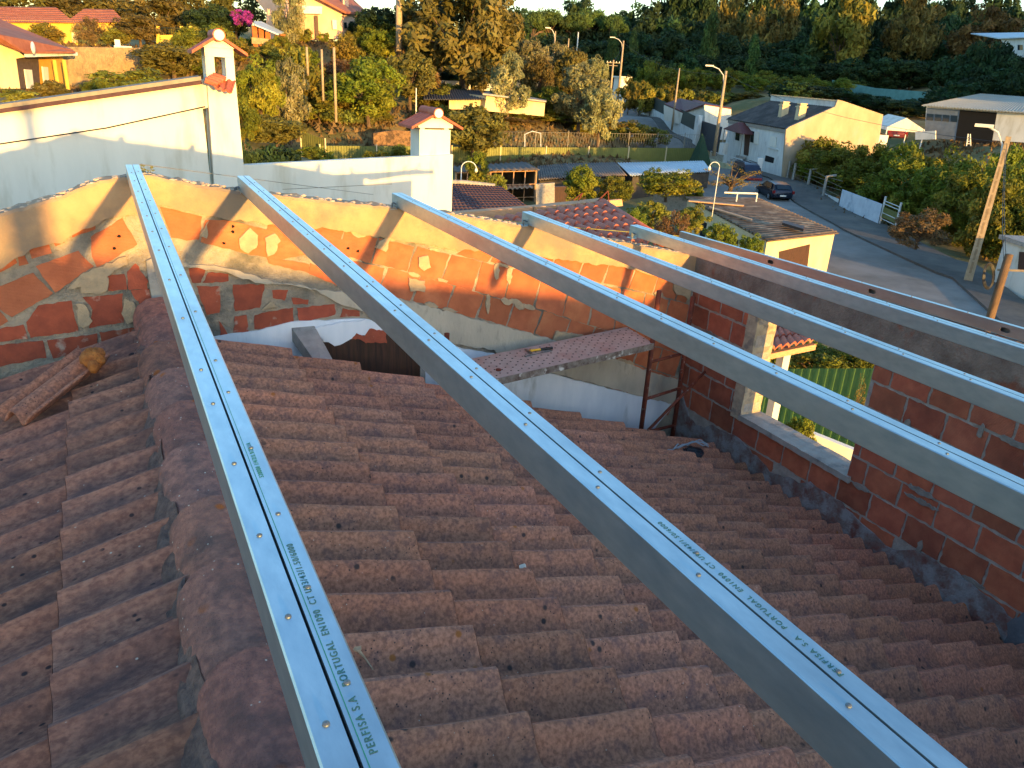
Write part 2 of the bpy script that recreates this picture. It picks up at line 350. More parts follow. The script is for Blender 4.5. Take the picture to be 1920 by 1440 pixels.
def yprism(mb,poly,yf,yb,tint=1.): flat(mb,poly,lambda a,b:(a,yf,b),(0,yb-yf+.004,0),tint)
def xprism(mb,poly,xf,dx,tint=1.): flat(mb,poly,lambda a,b:(xf,a,b),(dx,0,0),tint)
def topz(x):   # profile of the gable top
    xs=[-6,-.71,-.34,-.1,.2,.87,2.63,4.66,5.62]; zs=[-2.35,-1.11,-1.0,-.90,-.855,-.985,-1.205,-1.575,-1.76]
    return float(np.interp(x,xs,zs))
gw=thing('gable_wall','unfinished brick gable wall with a smooth concrete coping that the steel beams rest on','wall',(1,6.4,-8.9))
m=MB(); xs=np.linspace(-6,5.6,59)
poly=[(x,topz(x)-.03) for x in xs]
yprism(m,poly+[(5.6,-8.9),(-6,-8.9)],6.3,6.5); m.build('mortar_backing',MORTAR,gw)
# coping beam
BB=[(-6,-2.75),(-1.3,-1.72),(-.75,-1.47),(-.56,-1.36),(-.38,-1.32),(-.2,-1.22),(-.05,-1.16),(.12,-1.12),(.3,-1.08),(.5,-1.13),(.78,-1.20),(.85,-1.2),(1.2,-1.26),(1.55,-1.29),(1.87,-1.36),(2.2,-1.42),(2.59,-1.51),(3.1,-1.57),(3.48,-1.62),(4.16,-1.74),(4.48,-1.78),(4.97,-1.92),(5.6,-2.1)]
bx=[b[0] for b in BB]; bz=[b[1] for b in BB]
m=MB(); xs=np.linspace(-6,5.6,240); 
front=[]; 
rows=[]
for x in xs:
    zt=topz(x)+random.uniform(-.006,.006); zb=float(np.interp(x,bx,bz))+random.uniform(-.012,.012)
    rows.append([(x,6.262,zb),(x,6.258+random.uniform(-.002,.002),zb*.5+zt*.5),(x,6.264,zt-.02),(x,6.28,zt),(x,6.50,zt-.005+random.uniform(-.01,.01)),(x,6.53,zt-.03),(x,6.53,zb)])
vs=[p for r in rows for p in r]; k=len(rows[0]); fs=[(i*k+j,(i+1)*k+j,(i+1)*k+(j+1)%k,i*k+(j+1)%k) for i in range(len(rows)-1) for j in range(k)]
m.add(vs,fs+[tuple(range(k)),tuple((len(rows)-1)*k+j for j in range(k))]); m.build('concrete_coping',BOND,gw)
# mortar dribble on top of the coping
m=MB()
for i in range(420):
    x=random.uniform(-1.5,5.4); z=topz(x)-.004; r=random.uniform(.005,.017); m.sphere((x,6.33+random.uniform(-.04,.12),z),r,7,5,(1.7,1.2,.6),.25)
m.build('mortar_crumbs',mat('pale_mortar','C9B49C','B5A088',20,.97,0,.8,60),gw)
# right-hand sloping courses of hollow brick
m=MB()
def cA(x): return np.interp(x,[.4,1.63,2.19,3.23,3.92,4.87,5.4],[-1.02,-1.30,-1.44,-1.72,-1.86,-2.09,-2.25])
def cB(x): return np.interp(x,[.4,.72,1.63,2.32,3.09,3.7,4.21,5.4],[-1.31,-1.33,-1.53,-1.725,-2.0,-2.2,-2.39,-2.82])
def cC(x): return np.interp(x,[1.2,2.07,2.9,3.86,5.4],[-1.68,-1.90,-2.18,-2.52,-3.1])
def cD(x): return cC(x)-.24
def c0(x): return cA(x)+.23
def course(fa,fb,x0,x1,stepw,lean=.0,gap=.021,yf=6.2935,clip=True,ph=0):
    x=x0+ph
    while x<x1-.06:
        wv=stepw*random.uniform(.93,1.05); xe=min(x+wv,x1); zt0,zt1=fa(x)-gap,fa(xe)-gap; zb0,zb1=fb(x)+gap*.6,fb(xe)+gap*.6
        le=lean+random.uniform(-.012,.012)
        P=[(x+gap*.5-le,zb0),(xe-gap*.5-le,zb1),(xe-gap*.5+le,zt1),(x+gap*.5+le,zt0)]
        if clip:
            P=[(px_,min(pz,float(np.interp(px_,bx,bz))+.01)) for px_,pz in P]
        if min(P[3][1]-P[0][1],P[2][1]-P[1][1])>.02: yprism(m,rough_poly(P,.035,.0055),yf+random.uniform(-.002,.002),6.31,jt(1,.13,.05))
        x+=wv
course(c0,cA,1.7,5.38,.315,.03,ph=.07); course(cA,cB,1.02,5.38,.315,.035); course(cB,cC,1.66,5.38,.315,.035,ph=.03,clip=False)
course(cC,cD,4.02,5.38,.315,.03,ph=.02,clip=False); course(lambda x:cD(x),lambda x:cD(x)-.24,4.5,5.38,.3,.03,clip=False)
for P in (z3((200,655),(440,570),(525,655),(310,805)),z3((-20,775),(185,695),(300,810),(65,945),(-20,880)),z3((-30,880),(45,965),(0,990),(-30,990)),
          z3((510,490),(690,385),(775,535),(545,665),(520,600)),z3((-20,640),(70,585),(100,640),(20,680),(-20,700)),z3((95,580),(130,565),(160,640),(110,655)),
          z3((160,548),(270,520),(290,580),(175,615)),z3((400,470),(535,410),(535,445),(410,495)),z3((300,520),(350,500),(365,525),(310,545)),
          z3((900,322),(1135,378),(1120,505),(1050,512),(965,495)),z3((1155,395),(1270,400),(1425,430),(1560,470),(1720,590),(1560,620),(1380,585),(1130,520)),
          z3((1560,470),(1650,490),(1890,560),(1905,640),(1740,610)),
          z3((1500,600),(1740,645),(1740,695),(1510,640)),z3((1745,640),(1960,700),(2000,800),(1830,740),(1740,700)),g((603,437),(655,452),(700,470),(690,486),(600,462))):
    yprism(m,rough_poly(P,.04,.005),6.292+random.uniform(-.003,.002),6.31,jt(1.02,.1,.05))
m.build('new_brickwork',BRICK,gw)
m=MB()
for P in (z3((605,710),(700,700),(715,785),(610,795)),z3((715,690),(765,640),(830,740),(830,785),(720,790)),z3((735,795),(840,785),(868,960),(780,970),(790,880)),
          z3((465,830),(690,810),(695,970),(500,1005),(520,900)),z3((145,970),(215,880),(400,850),(440,1020),(170,1060)),z3((-20,1010),(130,985),(155,1060),(-20,1085)),
          z3((265,1075),(545,1035),(555,1130),(300,1175)),z3((560,1030),(830,990),(820,1020),(620,1110),(580,1130)),z3((-20,1100),(245,1075),(260,1170),(-20,1225)),
          z3((1060,665),(1160,665),(1130,750),(1080,750)),z3((1170,690),(1285,700),(1285,740),(1140,750)),z3((1105,765),(1240,770),(1235,920),(1160,930)),
          z3((1310,760),(1490,760),(1460,890),(1320,910)),z3((1530,790),(1620,790),(1600,850),(1535,835)),z3((1640,830),(1735,845),(1730,870),(1650,870)),
          z3((1230,960),(1280,1040),(1240,1050)),z3((1320,940),(1390,930),(1400,1030),(1315,1030)),z3((1430,930),(1645,890),(1650,985),(1430,1010)),
          z3((1670,890),(1885,870),(1885,930),(1680,975)),z5((1580,560),(1720,580),(1720,620),(1560,630)),z5((1750,690),(1900,750),(1750,800))):
    yprism(m,rough_poly(P,.03,.006),6.293,6.31,jt(1,.14,.05))
m.build('old_brickwork',OLDBR,gw)
# sloping band of old grey render
band_top=[(300,478),(345,492),(420,500),(470,515),(560,537),(620,545),(735,556),(895,598),(1056,642),(1140,668),(1200,690)]
band_bot=[(1283,830),(1283,770),(1255,755),(1130,723),(1033,697),(960,690),(925,655),(880,648),(845,640),(800,650),(720,600),(668,577),(640,572),(628,566),(600,548),(572,538),(560,532),(520,532),(476,530),(466,522),(440,517),(424,508),(385,505),(370,498),(350,498),(330,500)]
m=MB(); P=g(*band_top,(1283,715))+g(*band_bot); yprism(m,rough_poly(P,.04,.010),6.272,6.30); m.build('render_band',RENDER,gw)
# mortar smears
m=MB()
for P in (z3((450,760),(560,670),(615,720),(600,790),(540,810),(460,800)),z3((430,870),(470,860),(520,960),(470,1010),(440,985)),z3((700,830),(750,850),(785,950),(720,975),(690,920)),
          z3((1345,500),(1400,440),(1450,480),(1440,550),(1390,585),(1350,555)),z3((1490,500),(1540,470),(1570,510),(1540,590),(1500,600)),z3((1120,480),(1165,400),(1160,500)),
          g((700,462),(735,430),(722,470)),g((783,482),(800,478),(806,500),(792,508),(782,498)),g((765,520),(795,525),(795,545),(768,545)),g((1330,552),(1350,560),(1340,580)),
          z3((1470,900),(1520,850),(1560,880),(1500,890)),z3((380,780),(470,690),(600,640),(700,600),(720,640),(620,690),(500,770)),
          g((1040,620),(1090,625),(1110,650),(1060,655),(1035,640)),g((1258,520),(1295,530),(1290,560),(1262,548))):
    yprism(m,rough_poly(P,.03,.010),6.274-random.uniform(0,.008),6.30,jt(1,.08))
for k in range(34):
    x=random.uniform(1.6,5.2); f=random.choice((cA,cB,cC)); zc=float(f(x))+random.uniform(-.02,.02); w_,h_=random.uniform(.03,.09),random.uniform(.012,.035)
    if k%4==0: w_,h_=random.uniform(.015,.03),random.uniform(.05,.1); zc-=.08
    yprism(m,rough_poly([(x+w_*math.cos(a_),zc-.3*w_*math.cos(a_)+h_*math.sin(a_)) for a_ in np.linspace(0,2*PI,9)[:-1]],.02,.007),6.286-random.uniform(0,.006),6.30,jt(1,.12))
m.build('mortar_smear',mat('smeared_mortar','B59C7C','9C8A70',14,.97,0,.8,50),gw)
# white plaster of the old room below
m=MB()
P=g((-60,735),(0,722),(60,712),(140,695),(170,680),(420,628),(500,615),(545,602),(610,600),(685,596),(720,612),(800,640),(880,655),(925,662),(960,690),(1033,699),(1130,725),(1262,757))+[(4.35,-4.6),(-1.5,-4.6)]
yprism(m,rough_poly(P,.06,.007),6.279,6.30); m.build('white_plaster',PLAST,gw)
# short upright lump (concrete pilaster between beams), corner column
m=MB(); P=z3((820,620),(870,600),(960,890),(880,975),(850,830)); yprism(m,rough_poly(P,.05,.004),6.262,6.30); P=g((1292,545),(1316,552),(1312,612),(1300,700),(1290,850),(1262,850),(1275,700),(1288,612)); yprism(m,rough_poly(P,.05,.004),6.255,6.30); m.build('concrete_pilaster',CONC,gw)
# dark holes punched in bricks
m=MB()
for px_,py_ in ((214,465),(223,442),(419,455),(436,434),(436,424),(652,465),(670,470),(720,462)):
    c=ony(px_,py_,YW); P=[(c[0]+.012*math.cos(t)*random.uniform(.6,1.3),c[2]+.012*math.sin(t)*random.uniform(.5,1.1)) for t in np.linspace(0,2*PI,8)[:-1]]
    yprism(m,P,6.2755,6.29)
m.build('brick_hole',DARK,gw)
# brown wooden panel in the hole, with ragged plaster around
pn=MB(); P=g((600,640),(630,640),(680,626),(725,622),(780,615),(800,640),(786,735)); P+= [(ony(786,735,YW)[0],-4.4),(ony(640,720,YW)[0]-.1,-4.4)]
yprism(pn,P,6.262,6.275); single(pn,'wooden_panel',WOODD,'dark brown wooden panel behind the ragged hole in the white plaster','panel')
m=MB(); c=ony(788,735,YW); yprism(m,[(c[0]-.02,-2.5),(c[0]+.03,-2.55),(c[0]+.05,-4.4),(c[0],-4.4)],6.255,6.279); single(m,'door_frame_strip',CONC,'narrow grey upright frame at the right edge of the dark wooden panel','frame')
m=MB(); P=g((583,612),(640,600),(690,596),(712,606),(712,630),(690,622),(672,626),(655,632),(640,640),(625,645),(606,637),(596,628)); yprism(m,rough_poly(P,.03,.008),6.25,6.262); m.build('broken_plaster',PLAST,gw)
m=MB(); P=g((655,632),(665,622),(680,628),(690,612),(720,618),(722,640),(700,638),(683,640),(672,632)); yprism(m,rough_poly(P,.02,.006),6.245,6.25); m.build('broken_edge',OLDBR,gw)
# small weed behind the coping
# lintel
m=MB(); A=onz(545,612,-2.1);B=onz(588,608,-2.1);C=ony(642,708,5.70);D=ony(606,700,5.70)
m.prism([A,B,C,D],(0,0,-.12)); single(m,'concrete_lintel',CONC,'rough grey concrete lintel running from the gable wall under the tiled roof','lintel')

# ------------------------------------------------------------ right-hand wall (plane X=5.4)
sw=thing('side_wall','long red hollow brick side wall with a window opening, to the right of the tiled roof','wall',(5.5,2,-8.9))
Y0,Y1=3.93,5.25; ZB,ZT=-3.14,-2.02
m=MB()
m.box((5.4,-2.4,-8.9),(5.6,Y0,-1.99)); m.box((5.4,Y1,-8.9),(5.6,6.28,-1.99)); m.box((5.4,Y0,-8.9),(5.6,Y1,ZB)); m.build('mortar_backing',mat('side_mortar','B0A498','948A80',10,.97,0,1,45,bdist=.02),sw)
m=MB(); nseg=120
for face in range(1):
    vs=[];fs=[]
    for i in range(nseg+1):
        y=-2.4+8.66*i/nseg; j=random.uniform(-.006,.006); zb=-2.0+random.uniform(-.015,.015)
        vs+=[(5.385+j*.6,y,zb),(5.382+j,y,-1.8),(5.385+j*.5,y,-1.60),(5.40,y,-1.592+j*.6),(5.60,y,-1.592-j*.6),(5.615,y,-1.61),(5.615,y,zb)]
    for i in range(nseg):
        for k in range(7): fs.append((i*7+k,(i+1)*7+k,(i+1)*7+(k+1)%7,i*7+(k+1)%7))
    m.add(vs,fs+[tuple(range(7)),tuple(nseg*7+k for k in range(7))])
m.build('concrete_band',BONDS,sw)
m=MB()
zz=[-2.01,-2.22,-2.45,-2.68,-2.91,-3.14,-3.385,-3.62]
for r in range(len(zz)-1):
    y=-2.4+(.17 if r%2 else 0)
    while y<6.27:
        wv=.342*random.uniform(.96,1.04); a,b=y,min(y+wv,6.27)
        z1,z0=zz[r]-.011,zz[r+1]+.013
        segs=[(a,b)]
        if r<5:
            segs=[]
            if a<Y0-.03: segs.append((a,min(b,Y0)))
            if b>Y1+.15: segs.append((max(a,Y1+.13),b))
        for a2,b2 in segs:
            if b2-a2>.05:
                P=rough_poly([(a2+.011,z0),(b2-.011,z0),(b2-.011,z1),(a2+.011,z1)],.035,.006)
                if r<6 or random.random()<.5: m.prism([(5.394+random.uniform(-.002,.002),p[0],p[1]) for p in P],(.03,0,0),jt(1,.2,.07))
        y+=wv
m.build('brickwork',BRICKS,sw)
m=MB()
for k in range(30):
    r_i=random.randrange(0,6); y=random.uniform(-1,6.1)
    if r_i<5 and Y0-.1<y<Y1+.25: continue
    zc=zz[r_i]+random.uniform(-.24,0) if k%3 else zz[r_i]; w_,h_=(random.uniform(.015,.03),random.uniform(.05,.1)) if k%3==1 else (random.uniform(.06,.16),random.uniform(.015,.03))
    P=rough_poly([(y+w_*math.cos(a_),zc+h_*math.sin(a_)) for a_ in np.linspace(0,2*PI,9)[:-1]],.02,.008); xprism(m,P,5.384-random.uniform(0,.004),.02,jt(1,.15))
m.build('mortar_smear',mat('side_smear','8E867C','766E66',14,.97,0,.9,50),sw)
# limewash/mortar crust at the foot
m=MB(); P=[(6.2,-3.2)]+[(y,-3.42+.07*math.sin(y*5)+random.uniform(-.03,.03)) for y in np.linspace(6.0,1.2,40)]+[(1.2,-4.4),(6.2,-4.4)]
xprism(m,rough_poly(P,.05,.012),5.381,.012); m.build('limewashed_foot',WASH,sw)
m=MB(); P=[(y,z) for y,z in ((2.15,-2.9),(2.3,-3.1),(2.25,-3.3),(2.35,-3.5),(2.3,-3.9),(0,-4.2),(-2,-4.2),(-2,-2.6),(1.9,-2.75))]
xprism(m,rough_poly(P,.05,.012),5.372,.02); m.build('cement_patch',mat('dark_cement','6A6E72','565A5E',8,.95,0,.8,40),sw)
# jamb and sill
m=MB(); xprism(m,rough_poly([(Y1,ZB-.03),(Y1+.14,ZB-.03),(Y1+.14,ZT+.02),(Y1,ZT+.02)],.06,.006),5.372,.26); m.build('jamb',mat('jamb_cement','B8A488','A08E76',14,.95,0,.8,40,c3='83796C',s3=8,l3=.5,h3=.6),sw)
m=MB(); xprism(m,rough_poly([(Y0-.05,ZB-.02),(Y1+.02,ZB-.02),(Y1+.02,ZB+.035),(Y0-.05,ZB+.035)],.06,.004),5.365,.28); m.build('sill',CONC,sw)
# back of the building (behind the camera) and left wall, plain brick
bw=thing('rear_wall','plain brick wall closing the roof behind the viewer','wall',(0,-2.5,-8.9))
m=MB(); m.prism([(-6,-2.6,-2.6),(.2,-2.6,-1.1),(5.6,-2.6,-1.9),(5.6,-2.6,-8.9),(-6,-2.6,-8.9)],(0,.18,0)); m.build('masonry',MORTAR,bw)
lw=MB(); lw.box((-6,-2.42,-8.9),(-5.8,6.3,-4.0)); single(lw,'outer_wall',MORTAR,'plain wall under the far left eave of the tiled roof','wall')

# ------------------------------------------------------------ old tiled roof
RS=1.84/5.2; RX,RZ=.2,-1.90
roof=thing('tiled_roof','old weathered brown roof of wavy cement tiles with a lichen covered ridge, under the steel beams','roof',(.2,2,-4.2))
def prof(v,side):    # v in metres across the tile (0..0.48), height of the wave
    t=(v/.24)%1.0
    t=t+.09*math.sin(2*PI*t)*-1; c_=0.5+0.5*math.cos(2*PI*(t-.5))
    if side>0: h=.112*c_**.55
    else: h=(.082 if (v/.24)%2<1 else .07)*c_**(1.0 if (v/.24)%2<1 else 1.6)
    return h
def tile(mb,side,s0,s1,y0,y1,lift,jx,jr,tint):
    nu=22; nv=4; vs=[]; c=math.cos(math.atan(RS)); 
    for j in range(nv+1):
        f=j/nv; s=s0+(s1-s0)*f
        for i in range(nu+1):
            v=-.022+(y1-y0+.022)*i/nu; y=y0+v
            h=prof(v%.48,side)-(.012 if v<0 else 0)+.010*math.sin(3*y+2*s)*.3+lift*(f)+ (.012 if i==nu else 0)*0
            if side<0 and .33<v: h+=.016*min(1,(v-.33)/.006)   # overlapping rib of the left slope
            if side<0 and .235<v<.25: h-=.004
            x=RX+side*(s+jx+ (jr*(i/nu-.5))); z=RZ-RS*s+h
            vs.append((x,y,z+ .003*math.sin(17*y+11*s)))
    fs=[(j*(nu+1)+i,j*(nu+1)+i+1,(j+1)*(nu+1)+i+1,(j+1)*(nu+1)+i) for j in range(nv) for i in range(nu)]
    # butt end
    n=len(vs); 
    for i in range(nu+1):
        p=vs[nv*(nu+1)+i]; vs.append((p[0]-side*.004,p[1],p[2]-.045))
    mb.add(vs,fs,tint)
    e_=vs[nv*(nu+1):(nv+1)*(nu+1)]+vs[n:]; mb.add([(p[0]+side*.0015,p[1],p[2]) for p in e_],[(i,i+1,nu+2+i,nu+1+i) for i in range(nu)],tuple(c*1.25 for c in tint))  # butt edge tinted lighter: the light it catches is put into the colour
TP=.48; EXP=.519
def slope(side,name,ystart,yend,ncol,first):
    m=MB(); n=int((yend-ystart)/TP)+1
    for c in range(ncol):
        s0=max(.10,first+EXP*(c-1)-.06); s1=first+EXP*c
        for k in range(n):
            y1=yend-TP*k; y0=y1-TP
            if side<0 and c in (0,1) and k in (2,) and False: continue
            tv=random.uniform(.84,1.12); tint=(tv*random.uniform(.95,1.06),tv,tv*random.uniform(.95,1.05))
            sh=random.uniform(-.012,.012)
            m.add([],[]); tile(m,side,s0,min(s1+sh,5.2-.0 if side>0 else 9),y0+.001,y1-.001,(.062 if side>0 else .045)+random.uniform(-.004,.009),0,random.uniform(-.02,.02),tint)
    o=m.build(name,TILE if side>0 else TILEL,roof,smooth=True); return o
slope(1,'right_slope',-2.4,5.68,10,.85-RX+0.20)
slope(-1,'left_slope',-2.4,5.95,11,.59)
for o in roof.children:
    es=o.modifiers.new('edge','EDGE_SPLIT'); es.split_angle=math.radians(50)
m=MB(); 
for sd,yb in ((1,5.62),(-1,5.9)):
    e=5.19 if sd>0 else 5.9
    m.add([(RX,-2.4,RZ-.05),(RX+sd*e,-2.4,RZ-.05-RS*e),(RX+sd*e,yb,RZ-.05-RS*e),(RX,yb,RZ-.05)],[(0,1,2,3)])
m.build('underlay',DARK,roof)
# ridge tiles: each overlaps the one beyond it, wide lip at the far end
yr=6.12; k=0
while yr>-2.4:
    L=.50*random.uniform(.92,1.08); m=MB(); nu,nv=18,6; jx=random.uniform(-.015,.015); jz=random.uniform(-.01,.012)
    def fn(u,v,yr=yr,L=L,jx=jx,jz=jz):
        r=.178-.022*v; t=PI*(-.06+1.12*u); y=yr-(L+.07)*v
        rr=r*(1+.02*math.sin(9*y+5*u))
        return (RX-.005+jx-rr*math.cos(t),y+.03*math.sin(t)*0+.05*math.sin(t),RZ-.075+jz+.085*(1-v)+rr*.88*math.sin(t)+.004*math.sin(40*u+13*y))
    m.grid(fn,nu,nv,(lambda q:(q*random.uniform(1.,1.2),q,q*random.uniform(.85,1.)))(random.uniform(.85,1.3)))
    n=len(m.v); lip=[fn(i/nu,0) for i in range(nu+1)]
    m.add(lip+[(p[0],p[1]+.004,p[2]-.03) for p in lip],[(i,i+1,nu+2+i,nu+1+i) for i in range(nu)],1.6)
    o=m.build('ridge_tile',RIDGE,roof,smooth=True); yr-=L; k+=1
m=MB()
for sd in (-1,1):
    m.grid(lambda u,v,sd=sd:(RX-.005+sd*(.13+.085*u+.012*math.sin(47*v+3*u)+.006*math.sin(131*v)),-2.4+8.5*v,RZ+.048-.07*u-.05*u*u+.016*math.sin(61*v)*math.cos(9*u)+.010*math.sin(173*v)+.006*math.sin(411*v+7*u)),5,260)
m.build('ridge_mortar',MORTD,roof,smooth=True)
# broken half tile sticking up at the top edge
# loose tile + foam lump on the left slope
def lp(px,py,z_off=0):     # point on the left slope
    n=np.array([-RS,0,1.]); p0=np.array([RX,0,RZ+z_off]); d=ray(px,py); return d*((p0@n)/(d@n))
def rp(px,py,z_off=0):
    n=np.array([RS,0,1.]); p0=np.array([RX,0,RZ+z_off]); d=ray(px,py); return d*((p0@n)/(d@n))
m=MB(); A=lp(178,672,.17); B=lp(26,790,.14); dv=(B-A); Ln=np.linalg.norm(dv); dv/=Ln; sdv=np.cross(dv,[-RS*-1,0,1]); sdv=np.array([-dv[1],dv[0],0]); sdv/=np.linalg.norm(sdv); 
def fl(u,v):
    a=(u-.5)*.27; h=.075*(math.cos(2*PI*(a/.15)))*.5
    return A+dv*Ln*v+sdv*a+np.array([0,0,h+.02])
m.grid(fl,20,8,.95); o=single(m,'loose_tile',TILE,'loose brown roof tile lying askew across the left slope below the foam lump','roof tile',smooth=True)
so_=o.modifiers.new('thick','SOLIDIFY'); so_.thickness=.018
m=MB(); c=lp(174,672,.23); m.sphere(c,.07,20,14,(1,1,.95),.13); m.sphere(c+np.array([.0,-.05,-.03]),.045,12,10,(.8,1,1.1),.1); m.sphere(c+np.array([.035,.02,.02]),.04,12,10,(1,1,1),.08)
single(m,'foam_lump',FOAM,'orange brown lump of expanding foam stuck on the left roof slope near the gable wall','foam lump',smooth=True)
# flashing scrap, leaves, twig
m=MB(); P=[rp(664,716,.09),rp(691,719,.09),rp(693,728,.085),rp(667,727,.085)]; m.prism(P,(0,0,.006)); single(m,'metal_offcut',ZINC,'small bent offcut of pale blue metal between tiles near the top of the right slope','metal offcut')
def leaf(px,py,fn,lab,m_,s=.03):
    c=fn(px,py,.075); mb=MB(); P=[c+np.array([s*math.cos(t)*random.uniform(.7,1.1),s*.8*math.sin(t)*random.uniform(.7,1.1),.004*math.sin(3*t)]) for t in np.linspace(0,2*PI,10)[:-1]]
    mb.prism(P,(0,0,.003)); single(mb,'leaf',m_,lab,'leaf')
leaf(980,1062,rp,'small pale dry leaf lying on a tile between the first two beams',mat('pale_leaf','D6C8B4',None,rough=.8),.022)
leaf(353,748,lp,'small green leaf on the ridge tiles close to the first beam',mat('green_leaf','8E9A6A',None,rough=.7),.018)
m=MB(); a=rp(668,1215,.09); b=rp(683,1232,.08); c=rp(700,1256,.075); m.tube([a,b,c],[.009,.004,.002],6); m.sphere(a,.02,8,6,(1,1,.4),.3); single(m,'dry_leaf_with_stalk',LEAFM,'curled brown leaf with a long stalk lying beside the first beam','leaf')

# ------------------------------------------------------------ steel beams
farp=((249,312),(460,333),(752,365),(997,400),(1200,425),(1300,440)); nearp=((678,1440),(1756,1440),(1920,912),(1920,746),(1920,650),(1920,616))
hb=(.105,.105,.103,.10,.10,.085)
labs=['galvanised steel beam nearest the roof ridge, with green printed lettering along its top','second galvanised steel beam from the left, crossing the middle of the tiled roof','third galvanised steel beam from the left, passing above the scaffold plank','fourth galvanised steel beam from the left, crossing above the window opening','fifth galvanised steel beam from the left, just inside the brick side wall','single steel channel with oval holes lying along the top of the side wall, furthest right']
def Cpath(w_,h,lip=.012):   # C-section opening to +x, origin at outer top corner
    return [(w_-.002,-lip),(w_-.002,0),(0.003,0),(0,-.003),(0,-h+.003),(.003,-h),(w_-.002,-h),(w_-.002,-h+lip)]
def cstud(path,p0,p1,th,flip):
    m=MB(); n=len(path); P=np.array(path); 
    inner=[]
    for i in range(n):
        d=P[min(i+1,n-1)]-P[max(i-1,0)]; d=d/np.linalg.norm(d); nn=np.array([-d[1],d[0]]); inner.append(P[i]+nn*th)
    ring=list(P)+inner[::-1]; vs=[]
    for (px_,py_,pz_) in (p0,p1):
        for a in ring: vs.append((px_+flip*a[0],py_,pz_+a[1]))
    k=len(ring); fs=[(i,(i+1)%k,k+(i+1)%k,k+i) for i in range(k)]
    m.add(vs,fs+[(i,i+1,k-2-i,k-1-i) for i in range(n-1)]+[(k+i,k+i+1,2*k-2-i,2*k-1-i) for i in range(n-1)]); return m
